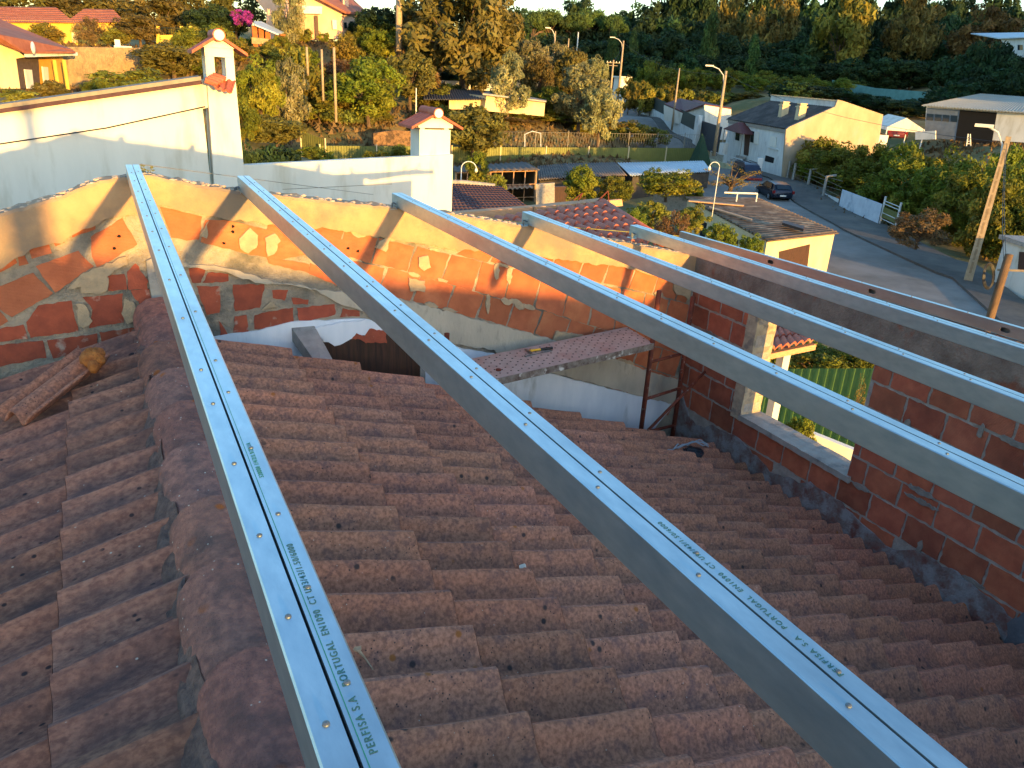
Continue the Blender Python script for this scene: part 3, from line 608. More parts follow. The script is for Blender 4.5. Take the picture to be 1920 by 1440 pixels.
for i,(f,nr) in enumerate(zip(farp,nearp)):
    P=ony(*f,YW); z=P[2]; Q=onz(*nr,z); h=hb[i]
    sl_=(Q[0]-P[0])/(Q[1]-P[1]); yn=-2.3; xn=P[0]+sl_*(yn-P[1]); yf=6.40 if i!=5 else 6.48; xf=P[0]+sl_*(yf-P[1])
    t=thing('steel_beam',labs[i],'beam',((xn+xf)/2,2,z-h),None)
    if i<5:
        cstud(Cpath(.0445,h),(xn-.045,yn,z),(xf-.045,yf,z),.0016,1).build('stud',ZINC,t); cstud(Cpath(.0445,h),(xn+.045,yn,z+.0006),(xf+.045,yf,z+.0006),.0016,-1).build('stud',ZINC,t)
        ys=[5.95,5.3,4.7,4.15,3.65,3.15,2.61,2.13,1.89-.03,1.56,1.27,1.03,.8,.5,.1,-.4]
        ys=[6.0-.36*q for q in range(22)] if i else [6.0,5.62,5.2,4.8,4.4,4.0,3.6,3.1,2.61,2.13,1.89,1.56,1.27,1.03,.8,.5,.1,-.4,-1]
        for y in ys:
            for s_ in (-1,1):
                x=P[0]+sl_*(y-P[1])+s_*.022; m=MB(); yy=y+(s_*.03); m.tube([(x,yy,z),(x,yy,z+.0022),(x,yy,z+.0036)],[.0052,.0048,.0022],10); m.build('screw',SCREW,t)
        # end bracket
        m=MB(); bxx=P[0]-.045; m.box((bxx-.003,6.27,z-h-.01),(bxx-.0005,6.36,z-h+.055)); m.box((bxx-.06,6.27,z-h-.013),(bxx+.001,6.36,z-h-.010)); m.build('bracket',ZINC,t)
        for q in range(3):
            m=MB(); y=6.285+.025*q; m.tube([(bxx-.003,y,z-h+.03),(bxx-.014,y,z-h+.03)],.006,8); m.tube([(bxx-.04+.01*q,y,z-h-.01),(bxx-.04+.01*q,y,z-h+.035)],.005,8); m.build('bolt',SCREW,t)
        # groove shadow strip between studs is real: floor inside
    else:
        # channel with real oval holes in its web (web faces the roof)
        m=MB(); holes=[5.75-.9*q for q in range(9)]
        holes=[onx(px_,py_,P[0]-.02+sl_*0)[1] for px_,py_ in ((1433,483),(1609,538),(1845,608))]; holes+= [holes[-1]-1.0,holes[-1]-2.0]
        xw=lambda y:P[0]+sl_*(y-P[1])-.022
        edges=[yf]
        hz=z-h/2; rr=.017; ll=.03; hw=.075
        def wq(a,b):
            for xo in (0,.0018): m.quad((xw(a)+xo,a,z-h),(xw(b)+xo,b,z-h),(xw(b)+xo,b,z),(xw(a)+xo,a,z))
        cur=yf
        for hy in holes:
            wq(cur,hy+hw)
            ns=24; ov=[];rc=[]
            for q in range(ns):
                tq=2*PI*(q+.5)/ns; cx,cz=math.cos(tq),math.sin(tq)
                ov.append((hy+(ll if cx>0 else -ll)*.6+rr*cx,hz+rr*cz)); 
                sc_=min(hw/abs(cx) if abs(cx)>1e-6 else 9,(h/2)/abs(cz) if abs(cz)>1e-6 else 9); rc.append((hy+cx*sc_,hz+cz*sc_))
            cs_=[(hy+hw,z),(hy-hw,z),(hy-hw,z-h),(hy+hw,z-h)]
            for q in range(ns):
                q2=(q+1)%ns
                for xo in (0,.0018): 
                    a,b,c_,d_=ov[q],ov[q2],rc[q2],rc[q]
                    m.quad(*[(xw(v[0])+xo,v[0],v[1]) for v in (a,b,c_,d_)])
                    if abs(rc[q][0]-rc[q2][0])>1e-6 and abs(rc[q][1]-rc[q2][1])>1e-6:
                        cc=min(cs_,key=lambda v:(v[0]-(rc[q][0]+rc[q2][0])/2)**2+(v[1]-(rc[q][1]+rc[q2][1])/2)**2)
                        m.add([(xw(v[0])+xo,v[0],v[1]) for v in (rc[q],rc[q2],cc)],[(0,1,2)])
                m.quad(*[(xw(v[0])+xo,v[0],v[1]) for v,xo in ((ov[q],0),(ov[q2],0),(ov[q2],.0018),(ov[q],.0018))])
            cur=hy-hw
        wq(cur,yn); m.build('web',ZSIDE,t)
        m=MB(); m.prism([(xw(yf)+.043,yf,z-h+.002),(xw(yn)+.043,yn,z-h+.002),(xw(yn)+.043,yn,z-.002),(xw(yf)+.043,yf,z-.002)],(.0015,0,0)); m.build('back_web',ZSIDE,t)
        m=MB()
        for zz_ in (z,z-h):
            m.prism([(xw(yf)-.001,yf,zz_),(xw(yf)+.042,yf,zz_),(xw(yn)+.042,yn,zz_),(xw(yn)-.001,yn,zz_)],(0,0,.0018))
        m.prism([(xw(yf)+.0405,yf,z-.014),(xw(yf)+.042,yf,z-.014),(xw(yn)+.042,yn,z-.014),(xw(yn)+.0405,yn,z-.014)],(0,0,.015)); m.build('flange',ZINC,t)
        for q in range(14):
            m=MB(); y=6.1-.45*q; x=xw(y)+.02; m.tube([(x,y,z),(x,y,z+.005)],.005,8); m.build('screw',SCREW,t)
    # printing
    if i in (0,1):
        def text(s_,x,y,size,m_,ofs=.0012,rot=PI/2):
            cu=bpy.data.curves.new('t','FONT'); cu.body=s_; cu.size=size; cu.extrude=.00008; cu.offset=.0002; cu.space_character=1.3; to=bpy.data.objects.new('t',cu); COL.objects.link(to)
            dg=bpy.context.evaluated_depsgraph_get(); me=bpy.data.meshes.new_from_object(to.evaluated_get(dg)); bpy.data.objects.remove(to)
            me.transform(Matrix.Translation(Vector((float(x),float(y),float(z)+ofs)))@Matrix.Rotation(rot+math.atan(-sl_),4,'Z')@Matrix.Scale(1,4)); me.transform(Matrix.Translation(-t.location))
            me.materials.append(m_); o=bpy.data.objects.new('printed_text',me); COL.objects.link(o); o.parent=t
        xx=lambda y,o_: P[0]+sl_*(y-P[1])+o_
        ya=.70 if i==0 else .62
        text('PERFISA S.A   PORTUGAL  EN1090  CT U93/43/1.50/6000',xx(ya,.0255),ya,.0155,INKT)
        if i==0:
            text('528000 1/4/2/5.9/22/1A',xx(1.45,.024),1.45,.013,INK)
            m=MB(); m.prism([(xx(-2.3,.0085),-2.3,z+.0009),(xx(-2.3,.0098),-2.3,z+.0009),(xx(4.9,.0098),4.9,z+.0009),(xx(4.9,.0085),4.9,z+.0009)],(0,0,.0003)); m.build('green_line',INK,t)

# ------------------------------------------------------------ scaffold, plank and tools
PZ=-2.42
A=onz(872,676,PZ);B=onz(1175,614,PZ);C=onz(1226,645,PZ);D=onz(928,712,PZ)
u_=(B-A);u_/=np.linalg.norm(u_); A=A-u_*.15; D=D-u_*.15
pl=thing('scaffold_plank','pale steel scaffold plank with rows of punched holes and paint splashed edge','scaffold plank',(A+C)/2)
m=MB(); m.prism([A,B,C,D],(0,0,.006)); m.build('deck',PLANK,pl)
m=MB(); dn=(D-A)/np.linalg.norm(D-A); m.prism([D,C,C+dn*.004,D+dn*.004],(0,0,-.055)); m.prism([D,C,C+dn*.004,D+dn*.004],(0,0,.008)); m.prism([A,B,B-dn*.004,A-dn*.004],(0,0,-.055)); m.build('edge',PLANKE,pl)
m=MB(); Lp=np.linalg.norm(B-A); nr_=int(Lp/.058)
for i in range(nr_):
    for j in range(5):
        c=A+(B-A)*((i+.5)/nr_)+(D-A)*((j+.6+.35*(i%2))/5.6)+np.array([0,0,.0062])
        m.prism([c+.009*(u_*math.cos(t)+dn*math.sin(t)) for t in np.linspace(0,2*PI,9)[:-1]],(0,0,.0008))
m.build('hole_pattern',DARK,pl)['kind']='stuff'
hp=onz(997,655,PZ+.02); he=onz(1044,649,PZ+.02); hd=(he-hp)/np.linalg.norm(he-hp); pd=np.array([-hd[1],hd[0],0])
hm=thing('hammer','claw hammer with yellow and black handle lying on the scaffold plank','hammer',hp)
h0=onz(990,658,PZ+.02)
m=MB(); m.tube([h0+hd*.02,h0+hd*.13],.011,8); m.build('grip_yellow',YEL,hm)
m=MB(); m.tube([h0+hd*.13,h0+hd*.18,h0+hd*.26],[.011,.014,.013],8); m.build('grip',BLK,hm)
m=MB(); m.tube([h0-pd*.055,h0-pd*.03,h0+pd*.02,h0+pd*.05-hd*.01],[.014,.012,.011,.004],8); m.build('head',STEELT,hm)
a=onz(985,668,PZ+.012); b=onz(1033,657,PZ+.012); m=MB(); m.tube([a,(a+b)/2,b],[.006,.004,.006],6); m.tube([a-pd*.012,a+pd*.012],.007,6); m.tube([b-pd*.01,b+pd*.012],.007,6)
single(m,'spanner',STEELT,'small steel spanner lying beside the hammer on the plank','spanner')
def vp(px,pyt,pyb,Y):      # vertical pipe from two pixels at depth Y
    a=ony(px,pyt,Y); b=ony(px,pyb,Y); return a,np.array([a[0],a[1],b[2]])
sc=thing('scaffold','rusty scaffold frame with diagonal brace standing at the right end of the plank','scaffold',(4.4,5.6,-3.6))
pA=ony(1236,545,5.75); pAb=np.array([pA[0],pA[1],-3.62]); pB=ony(1285,655,5.95); pBt=np.array([pB[0],pB[1],-2.05]); pBb=np.array([pB[0],pB[1],-3.75]); pC=ony(1386,603,5.72); pCb=np.array([pC[0],pC[1],-3.95])
for nm,(a,b,r) in (('upright',(pA,pAb,.024)),('upright',(pBt,pBb,.024)),('upright',(pC,pCb,.022)),('brace',(ony(1322,697,5.8),ony(1214,808,5.6),.015)),
    ('rung',(np.array([pA[0],pA[1],-2.62]),np.array([pB[0],pB[1],-2.66]),.016)),('rung',(np.array([pA[0],pA[1],-3.02]),np.array([pB[0],pB[1],-3.06]),.016)),('rung',(np.array([pA[0],pA[1],-3.4]),np.array([pB[0],pB[1],-3.5]),.016))):
    m=MB(); m.tube([a,(a+b)/2,b],r,10); m.build(nm,RUST,sc,smooth=True)
for (px_,pt,Y,lab) in ((838,625,6.1,'rusty scaffold pipe end standing against the grey render, left of the plank'),(935,692,5.55,'rusty scaffold pipe end at the near left corner of the plank')):
    a=ony(px_,pt,Y); m=MB(); m.tube([a,(a[0],a[1],-3.6)],.024,12); single(m,'scaffold_pipe',RUST,lab,'scaffold pipe',smooth=True)
# black bag / cables at the roof edge
bg_=thing('rubbish_bag','crumpled black plastic bag lying at the far right edge of the tiled roof','bag',rp(1275,850,.05))
m=MB(); c=rp(1285,845,.10); m.sphere(c-np.array([0,0,.04]),.16,34,18,(1.35,.75,.36),.09); m.sphere(c+np.array([-.18,.02,.0]),.09,26,14,(1.2,.7,.36),.1); m.build('bag',BLACKP,bg_,smooth=False)
m=MB(); 
for k in range(3): 
    pts=[c+np.array([-.35+.6*q/8,.05*math.sin(q*1.3+k),.09+.03*math.sin(q*2+k)-.01*q*.5]) for q in range(9)]; m.tube(pts,.006,5)
m.build('cable',mat('pale_cable','8E98A0',None,rough=.5),bg_)

# ------------------------------------------------------------ unseen house behind the viewer, its outline shaped to cast the evening shade
hb_=thing('shade_house','unseen white gabled house behind the viewer, shaped to cast the evening shade','house',(1,-14,-8.9))
m=MB(); m.prism([(-4,-12,-1.15),(.3,-12,-.28),(1.24,-12,-.36),(3.64,-12,-.68),(6.2,-12,-1.08),(6.2,-12,-8.9),(-4,-12,-8.9)],(0,-8,0)); m.build('walls',WHITE,hb_)
m=MB(); m.prism([(-4.3,-11.8,-1.14),(.55,-11.8,-.20),(6.3,-11.8,-1.03),(6.3,-11.8,-1.09),(.55,-11.8,-.26),(-4.3,-11.8,-1.2)],(0,-8.4,0)); m.build('roof',TROOF,hb_)
m=MB(); m.box((.46,-13,-.6),(.70,-12.4,.85)); m.box((.40,-13.06,.72),(.76,-12.34,.78)); m.build('chimney',WHITE,hb_)
def facade(mb,A,B,pix,thick):     # polygon traced on the vertical plane A-B, thickened away from camera
    P=[onpl(px,py,A,B) for px,py in pix]; n=np.array([-(B[1]-A[1]),B[0]-A[0],0.]); n/=np.linalg.norm(n)
    if np.dot(n,P[0])<0: n=-n
    mb.prism(P,n*thick); return P,n

# ------------------------------------------------------------ neighbour's white building (Y=17)
NY=17.
def n_(*L): return [ony(px,py,NY)[[0,2]] for px,py in L]
nb=thing('white_house','neighbouring white rendered house with tall chimney, behind the gable wall','house',(2,NY+3,-8.9))
m=MB()
P=n_((-200,232),(380,150),(392,148),(412,160),(410,197),(380,204))+[(n_((404,315))[0][0],-9.2),(-9,-9.2)]
m.prism([(p[0],NY,p[1]) for p in P],(0,.35,0)); m.build('gable',WHITE,nb)
P1=ony(462,310,NY); P2=ony(850,290,NY); 
m=MB(); m.prism([(n_((404,315))[0][0]+.01,NY+.02,-9.2),(P2[0],NY+.02,-9.2),(P2[0],NY+.02,P2[2]),(P1[0],NY+.02,P1[2]),(n_((404,315))[0][0]+.01,NY+.02,P1[2])],(0,.22,0)); m.build('parapet',WHITE,nb)
m=MB(); a=ony(-200,232,NY);b=ony(376,150,NY); m.prism([(a[0],NY-.12,a[2]),(b[0],NY-.12,b[2]),(b[0],NY-.12,b[2]+.07),(a[0],NY-.12,a[2]+.07)],(0,.6,0)); m.build('roof_edge',mat('grey_coping','8F8474','7B7266',6,.95),nb)
m=MB(); m.prism([(a[0],NY-.16,a[2]-.07),(b[0],NY-.16,b[2]-.07),(b[0],NY-.16,b[2]-.005),(a[0],NY-.16,a[2]-.005)],(0,.2,0)); m.build('tile_edge',DROOF,nb)
# chimney 1
def chimney(px0,px1,ytop,ybot,dep,cap0,cap1,ycapL,yapex,base_w=None,slot=True,parent=None,widen=0,yoff=-.25):
    a=ony(px0,ytop,NY+yoff); b=ony(px1,ytop,NY+yoff); c=ony((px0+px1)/2,ybot,NY+yoff); w_=(b[0]-a[0]); x0=a[0]; y0=NY+yoff; z1=min(a[2],b[2])+.02; z0=c[2]-.5
    ch=MB(); t=.07
    zs=z1-.50; ze=z1-.16
    if slot:
        ch.hexa([(x0-widen,y0-widen,z0),(x0+w_+widen,y0-widen,z0),(x0+w_+widen,y0+dep,z0),(x0-widen,y0+dep,z0)],[(x0,y0,zs),(x0+w_,y0,zs),(x0+w_,y0+dep,zs),(x0,y0+dep,zs)])
        for cx in (0,w_-.16):
            for cy in (0,dep-.12): ch.box((x0+cx,y0+cy,zs-.002),(x0+cx+.16,y0+cy+.12,ze))
        ch.box((x0,y0,ze-.002),(x0+w_,y0+dep,z1))
    else:
        ch.box((x0,y0,z0),(x0+w_,y0+dep,z1-.14)); ch.box((x0-.04,y0-.04,z1-.10),(x0+w_+.04,y0+dep+.04,z1))
        for cx in (.02,w_-.14):
            for cy in (.02,dep-.12): ch.box((x0+cx,y0+cy,z1-.141),(x0+cx+.1,y0+cy+.1,z1-.099))
    co=ch.build('chimney',WHITE,parent)
    ax=x0+w_/2; hz=z1+.0; ov=.24; rise=.22
    gb=MB(); gb.prism([(x0-.03,y0-.03,z1-.001),(x0+w_+.03,y0-.03,z1-.001),(ax,y0-.03,z1+rise-.03)],(0,dep+.06,0)); gb.build('cap_gable',WHITE,co)
    cp=MB()
    for sd in (-1,1):
        n=5; 
        cp.grid(lambda u,v,sd=sd:(ax+sd*(w_/2+ov)*v,y0-.16+(dep+.32)*u,hz+rise*(1-v)-.09*v+.022*abs(math.sin(PI*u*n))),n*6,5,jt(1,.08))
        cp.grid(lambda u,v,sd=sd:(ax+sd*(w_/2+ov)*v,y0-.16+(dep+.32)*u,hz+rise*(1-v)-.09*v-.03),n,2,jt(1,.08))
        e=[(ax+sd*(w_/2+ov)*v,hz+rise*(1-v)-.09*v) for v in (0,1)]
        for yy in (y0-.16,y0+dep+.16): cp.quad((e[0][0],yy,e[0][1]+.02),(e[1][0],yy,e[1][1]+.02),(e[1][0],yy,e[1][1]-.035),(e[0][0],yy,e[0][1]-.035))
        cp.quad((e[1][0],y0-.16,e[1][1]+.02),(e[1][0],y0+dep+.16,e[1][1]+.02),(e[1][0],y0+dep+.16,e[1][1]-.035),(e[1][0],y0-.16,e[1][1]-.035))
    cp.build('cap_tiles',TROOFN,co)
    rd=MB(); 
    for q in range(2): rd.tube([(ax,y0-.2+q*(dep+.4)/2,hz+rise),(ax,y0-.2+(q+1)*(dep+.4)/2+.02,hz+rise+.01)],[.115-.01*q,.10],14)
    rd.build('cap_ridge',TROOFN,co)
    if True:
        e=MB(); e.tube([(ax,y0-.205,hz+rise),(ax,y0-.19,hz+rise)],.095,14); e.build('ridge_plug',WHITE,co)
    return co
chimney(383,437,90,315,.55,0,0,0,0,slot=True,parent=nb,widen=.04,yoff=-.12)
chimney(787,845,232,293,.6,0,0,0,0,slot=False,parent=nb,yoff=.1)
# tiles where gable meets chimney
m=MB(); a=ony(384,150,NY)
patch(m,ony(398,150,NY-.14),ony(440,150,NY-.14),ony(433,172,NY-.6),ony(400,161,NY-.6),waves=3,amp=.02,nv=3)
for q in range(4): m.tube([ony(384+5*q,150-3*q,NY-.5+.1*q),ony(408+5*q,158-3*q,NY-.5+.1*q)],.055,8)
o=m.build('verge_tiles',TROOFN,nb)
so_=o.modifiers.new('t','SOLIDIFY'); so_.thickness=.03
m=MB(); c0_=ony(404,270,NY-.03); c1_=ony(409,314,NY-.03); m.box((c0_[0]-.03,NY-.04,c1_[2]),(c0_[0]+.05,NY+.001,c0_[2])); m.build('slit_window',GREEND,nb)
m=MB(); pts=[ony(-20,273,NY-.1),ony(200,240,NY-.1),ony(385,200,NY-.1)]; m.tube(pts,.012,5); m.build('cable',BLK,nb)
# mossy strip at the foot of the white wall (left)
m=MB(); m.box((-7,6.9,-9),(-.35,7.2,-1.32)); single(m,'low_grey_wall',mat('mossy_wall','A09A82','868468',5,.95,0,.6,20),'low mossy grey wall between the gable wall and the white house, far left','wall')
# wires
def wire(pts,name,lab,r=.008,m_=None,sag=0):
    m=MB(); P=[np.array(p,float) for p in pts]; out=[]
    for a,b in zip(P[:-1],P[1:]):
        for q in range(9): t=q/8; p=a+(b-a)*t; p=p-np.array([0,0,sag*4*t*(1-t)]); out.append(p)
    m.tube(out,r,5); single(m,name,m_ or BLK,lab,'wire' if name=='wire' else 'string')
wire([ony(262,308,6.45),ony(700,365,11)],'string','thin dark line strung from the first beam over the white wall',.003,MESH)
wire([ony(530,355,11),ony(735,345,11)],'string','short thin line crossing the sunlit part of the white parapet',.004,MESH)
wire([ony(870,402,9),ony(1000,420,7.5),ony(1300,445,6.6)],'string','yellow green builders line stretched past the ends of the beams',.003,mat('lime_line','A8A040',None))

# ------------------------------------------------------------ generic facade tools
def slab(mb,P,th): mb.prism([np.array(p,float) for p in P],(0,0,-th))

# ------------------------------------------------------------ neighbour's low annex just behind the gable wall (red tiles + parapet board)
ax_=thing('annex_roof','small annex roof of new red barrel tiles with a boarded parapet, right behind the gable wall','roof',(6,9,-5))
YA=8.6
a=ony(850,397,10.5);b=ony(1168,375,10.5)
Ztop=lambda px,py:ony(px,py,10.5)
TL_,TR_,BR_,BL_=at(880,420,10.6),at(1128,384,12.),at(1243,460,9.2),at(1010,480,7.9)
A=at(835,430,10.7);B=at(1168,384,12.4)
m=MB(); facade(m,A,B,[(835,401),(1000,388),(1136,374),(1136,384),(1000,403),(835,440)],.14); facade(m,A*.99,B*.99,[(1005,388),(1166,374),(1168,386),(1090,394),(1005,402)],.06); m.build('parapet',TIMB,ax_)
m=MB(); patch(m,TL_,TR_,BR_,BL_,waves=13,amp=.07,steps=6,sa=.03,per=8); m.build('red_tiles',TROOFN,ax_,smooth=True)
m=MB(); m.tube([TR_+np.array([0,0,.04]),BR_+np.array([0,0,.04])],.06,12); m.build('verge_ridge',TROOFN,ax_,smooth=True)
m=MB(); q=[(TL_+TR_+BR_+BL_)/4+(p-(TL_+TR_+BR_+BL_)/4)*.93 for p in (TL_,TR_,BR_,BL_)]; m.hexa([(p[0],p[1],-8.9) for p in q],[(p[0],p[1],p[2]-.15) for p in q]); m.build('walls',CREAM,ax_)
for q in range(2):
    a=at((1092,1140)[q],(362,358)[q],12); b=at((1078,1120)[q],(388,378)[q],12); m=MB(); m.tube([a,b],.012,5); m.tube([a,at((1073,1142)[q],(377,382)[q],12)],.010,5); single(m,'rusty_rod',RUST,('bent pair of thin rods standing on the annex parapet','thin rods at the right end of the annex parapet')[q],'rod')
# dark tiled roof further back
dr=thing('dark_tiled_roof','low dark brown tiled roof with pale ridge to the right of the white parapet','roof',(9,19,-8))
A_=at(790,342,33);B_=at(940,350,33);C_=at(1005,400,29.5);D_=at(790,404,28.5)
m=MB(); patch(m,A_,B_,C_,D_,waves=26,amp=.04,steps=12,sa=.03,per=4); m.build('tiles',DROOF,dr)
m=MB(); m.tube([at(790,341,33),at(868,342,33),at(928,349,33)],.10,8); m.build('ridge',CONC,dr)
m=MB(); z_=min(A_[2],B_[2],C_[2],D_[2])-.4; m.prism([(A_[0],A_[1],-9),(B_[0],B_[1],-9),(C_[0],C_[1],-9),(D_[0],D_[1],-9)],(0,0,z_+9-.3)); m.build('walls',CONC,dr)

# ------------------------------------------------------------ yard seen through the window opening
m=MB(); w1=onpl(1425,690,at(1400,700,19),at(1640,690,17)); 
fa,fb=at(1385,720,19),at(1660,685,17)
gf=thing('green_sheet_fence','bright green corrugated metal fence seen through the window opening','fence',(fa+fb)/2*np.array([1,1,0])+np.array([0,0,-8.9]))
fn_=np.array([-(fb-fa)[1],(fb-fa)[0],0]);fn_/=np.linalg.norm(fn_); Lf=np.linalg.norm((fb-fa)[:2]); nz=int(Lf/.2)
zt_a=onpl(1425,707,fa,fb)[2]; zt_b=onpl(1635,682,fa,fb)[2]
vs=[];fs=[]
for q in range(nz*4+1):
    t=q/(nz*4); p=fa+(fb-fa)*t; o_=(.03 if (q%4) in (1,2) else 0); zt_=zt_a+(zt_b-zt_a)*t
    vs+=[(p[0]+fn_[0]*o_,p[1]+fn_[1]*o_,-8.9),(p[0]+fn_[0]*o_,p[1]+fn_[1]*o_,zt_)]
fs=[(2*q,2*q+2,2*q+3,2*q+1) for q in range(nz*4)]
m.add(vs,fs); m.build('sheet',GREENW,gf)
m=MB(); p=at(1603,775,16.5); 
aw=thing('porch_awning','small porch awning of red barrel tiles on a pale post, seen through the window opening','awning',at(1460,650,12)*np.array([1,1,0])+np.array([0,0,-8.9]))
a0=at(1425,585,14);a1=at(1480,592,14.5);a2=at(1532,640,12.2);a3=at(1425,662,11.6)
m=MB(); patch(m,a0,a1,a2,a3,waves=8,amp=.06,steps=4,sa=.03,per=7); m.build('tiles',TROOFN,aw,smooth=True)
m=MB(); m.prism([a3-np.array([0,0,.05]),a2-np.array([0,0,.05]),a2-np.array([0,0,.14]),a3-np.array([0,0,.14])],(0,.08,0)); m.build('fascia',TIMB,aw)
pt=at(1473,650,12.2); m=MB(); m.box((pt[0]-.07,pt[1]-.07,-8.9),(pt[0]+.07,pt[1]+.07,pt[2])); m.build('post',WHITEB,aw)
m=MB(); q0=at(1500,800,13);  m.prism([at(1490,800,14)*np.array([1,1,0])+np.array([0,0,-8.9]),at(1640,800,14)*np.array([1,1,0])+np.array([0,0,-8.9]),at(1640,860,14),at(1490,800,14)],(.1,.1,0)); single(m,'yard_wall',WHITEB,'low whitewashed yard wall seen at the bottom of the window opening','wall')

# ------------------------------------------------------------ middle distance: sheds
def shed(name,lab,pts,zb,mroof,waves,amp,wallm,cat='shed',edge=None,open_front=False,parts=()):
    A,B,C,D=[np.array(p,float) for p in pts]      # back-left, back-right, front-right, front-left roof corners
    c=(A+B+C+D)/4; t=thing(name,lab,cat,(c[0],c[1],zb))
    m=MB(); patch(m,A,B,C,D,waves=waves,amp=amp,nv=3,per=5); o=m.build('roof',mroof,t,smooth=True); s_=o.modifiers.new('t','SOLIDIFY'); s_.thickness=.03
    ins=.15; q=[c+(p-c)*(1-.06) for p in (A,B,C,D)]
    m=MB(); lo=[(p[0],p[1],zb) for p in q]; hi=[(p[0],p[1],p[2]-.12) for p in q]
    faces=[(0,1,5,4),(1,2,6,5),(3,0,4,7)]+([] if open_front else [(2,3,7,6)])
    m.add(lo+hi,faces); o=m.build('walls',wallm,t); s_=o.modifiers.new('t','SOLIDIFY'); s_.thickness=.1
    return t,q
def rz(px,py,z): return onz(px,py,z)
GZ=-8.9
t,q=shed('aviary_shed','low dark aviary with flat slatted roof and mesh front beside the white lamp',[at(850,312,62),at(985,303,62),at(1012,318,56),at(850,322,55)],GZ,mat('slatted_roof','6A625A','57504A',2,.9),14,.05,mat('shed_wall','6E6250','564C3E',3,.95),open_front=True)
m=MB()
for k in range(8):
    a=q[3]+(q[2]-q[3])*k/7; m.tube([a-np.array([0,0,.1]),(a[0],a[1],GZ)],.04,5)
for k in range(4):
    z0=[q[3][0],q[3][1],q[3][2]-.1-k*.9]; z1=[q[2][0],q[2][1],q[2][2]-.1-k*.9]; m.tube([z0,z1],.025,5)
m.build('mesh_frame',TIMB,t)
m=MB(); patch(m,at(905,348,57),at(1000,345,57),at(1000,352,54),at(908,357,54),waves=10,amp=.05); m.build('lean_to_roof',TIMB,t)
t,q=shed('grey_roof_shed','shed with dark grey corrugated fibre cement roof behind the fruit trees',[at(1008,312,66),at(1062,307,66),at(1080,332,57),at(1010,338,57)],GZ,CORR,14,.05,mat('dark_wall','4A4238','3A342C',3,.95))
t,q=shed('grey_roof_shed','shed with paler brown grey corrugated roof, joined to the darker one on its left',[at(1060,307,66),at(1155,305,68),at(1176,329,59),at(1078,333,57)],GZ,mat('fibre_cement_brown','7D7068','695E56',3,.95,0,.4,12),20,.05,mat('dark_wall','4A4238','3A342C',3,.95))
t,q=shed('white_roof_shed','long shed with pale blue white corrugated roof below the green fence',[at(1158,306,68),at(1320,302,78),at(1335,322,70),at(1182,330,60)],GZ,CORRW,34,.05,mat('dark_wall','4A4238','3A342C',3,.95))
m=MB()
# courtyard low wall pieces between sheds
for i,(px0,px1,y0,y1,d,lab) in enumerate(((1005,1040,345,395,50,'pale block wall pier with dark opening under the mesh aviary'),(1040,1100,350,400,50,'dark timber doorway wall beside the fruit tree'),(1225,1300,350,395,52,'grey yard wall behind the round fruit tree'))):
    m=MB(); a,b=at(px0,y1,d),at(px1,y1-3,d); facade(m,a,b,[(px0,y0),(px1,y0-2),(px1,y1),(px0,y1)],.2); single(m,'yard_wall',(CONC,WOODD,CONC)[i],lab,'wall')

# the garage beside the road
ga=thing('garage','small cream garage with rusty brown corrugated roof and wooden door beside the road','garage',(30,31,-8.9))
gz=-6.7; NL,NR,FR,FL=onz(1440,451,gz),onz(1573,436,gz+.1),onz(1423,372,gz+.25),onz(1284,369,gz+.15)
m=MB(); patch(m,FL,NL,NR,FR,waves=26,amp=.05,nv=3,per=5)
o=m.build('roof',CORRB,ga,smooth=True); s_=o.modifiers.new('t','SOLIDIFY'); s_.thickness=.04
m=MB(); c=(NL+NR+FR+FL)/4; q=[c+(p-c)*.955 for p in (NL,NR,FR,FL)]; m.hexa([(p[0],p[1],-9.2) for p in q],[(p[0],p[1],p[2]-.14) for p in q]); m.build('walls',CREAM,ga)
A,B=q[0],q[1]; n_g=np.array([(B-A)[1],-(B-A)[0],0]); n_g/=np.linalg.norm(n_g); 
m=MB(); P=[onpl(px,py,A+n_g*.03,B+n_g*.03) for px,py in ((1461,472),(1519,458),(1513,510),(1461,520))]; m.prism(P,-n_g*.04); m.build('door',WOODD,ga)
sdv_=(q[3]-q[0]); sdv_/=np.linalg.norm(sdv_); n2=np.array([-sdv_[1],sdv_[0],0]); 
for k,tt in enumerate((.1,.28,.5,.68,.82)):
    p=q[0]+(q[3]-q[0])*tt+n2*.02; m=MB(); hgt=(1.5 if k in(2,3) else .7); 
    m.prism([(p[0],p[1],-7.4),(p[0]+sdv_[0]*.8,p[1]+sdv_[1]*.8,-7.4),(p[0]+sdv_[0]*.8,p[1]+sdv_[1]*.8,-7.4-hgt),(p[0],p[1],-7.4-hgt)],n2*-.04); m.build('window' if k not in (2,) else 'side_door',DARK,ga)
m=MB(); 
for (pa,pb) in (((1292,376),(1395,385)),((1330,388),(1410,412))): m.prism([onz(pa[0],pa[1],gz+.22),onz(pb[0],pb[1],gz+.22),onz(pb[0]-1,pb[1]+2,gz+.22),onz(pa[0]-1,pa[1]+2,gz+.22)],(0,0,.05))
m.build('pale_batten',TIMB,ga)
m=MB(); m.prism([onz(1468,417,gz+.25),onz(1508,429,gz+.25),onz(1506,434,gz+.25),onz(1466,422,gz+.25)],(0,0,.12)); m.build('loose_board',WOODD,ga)

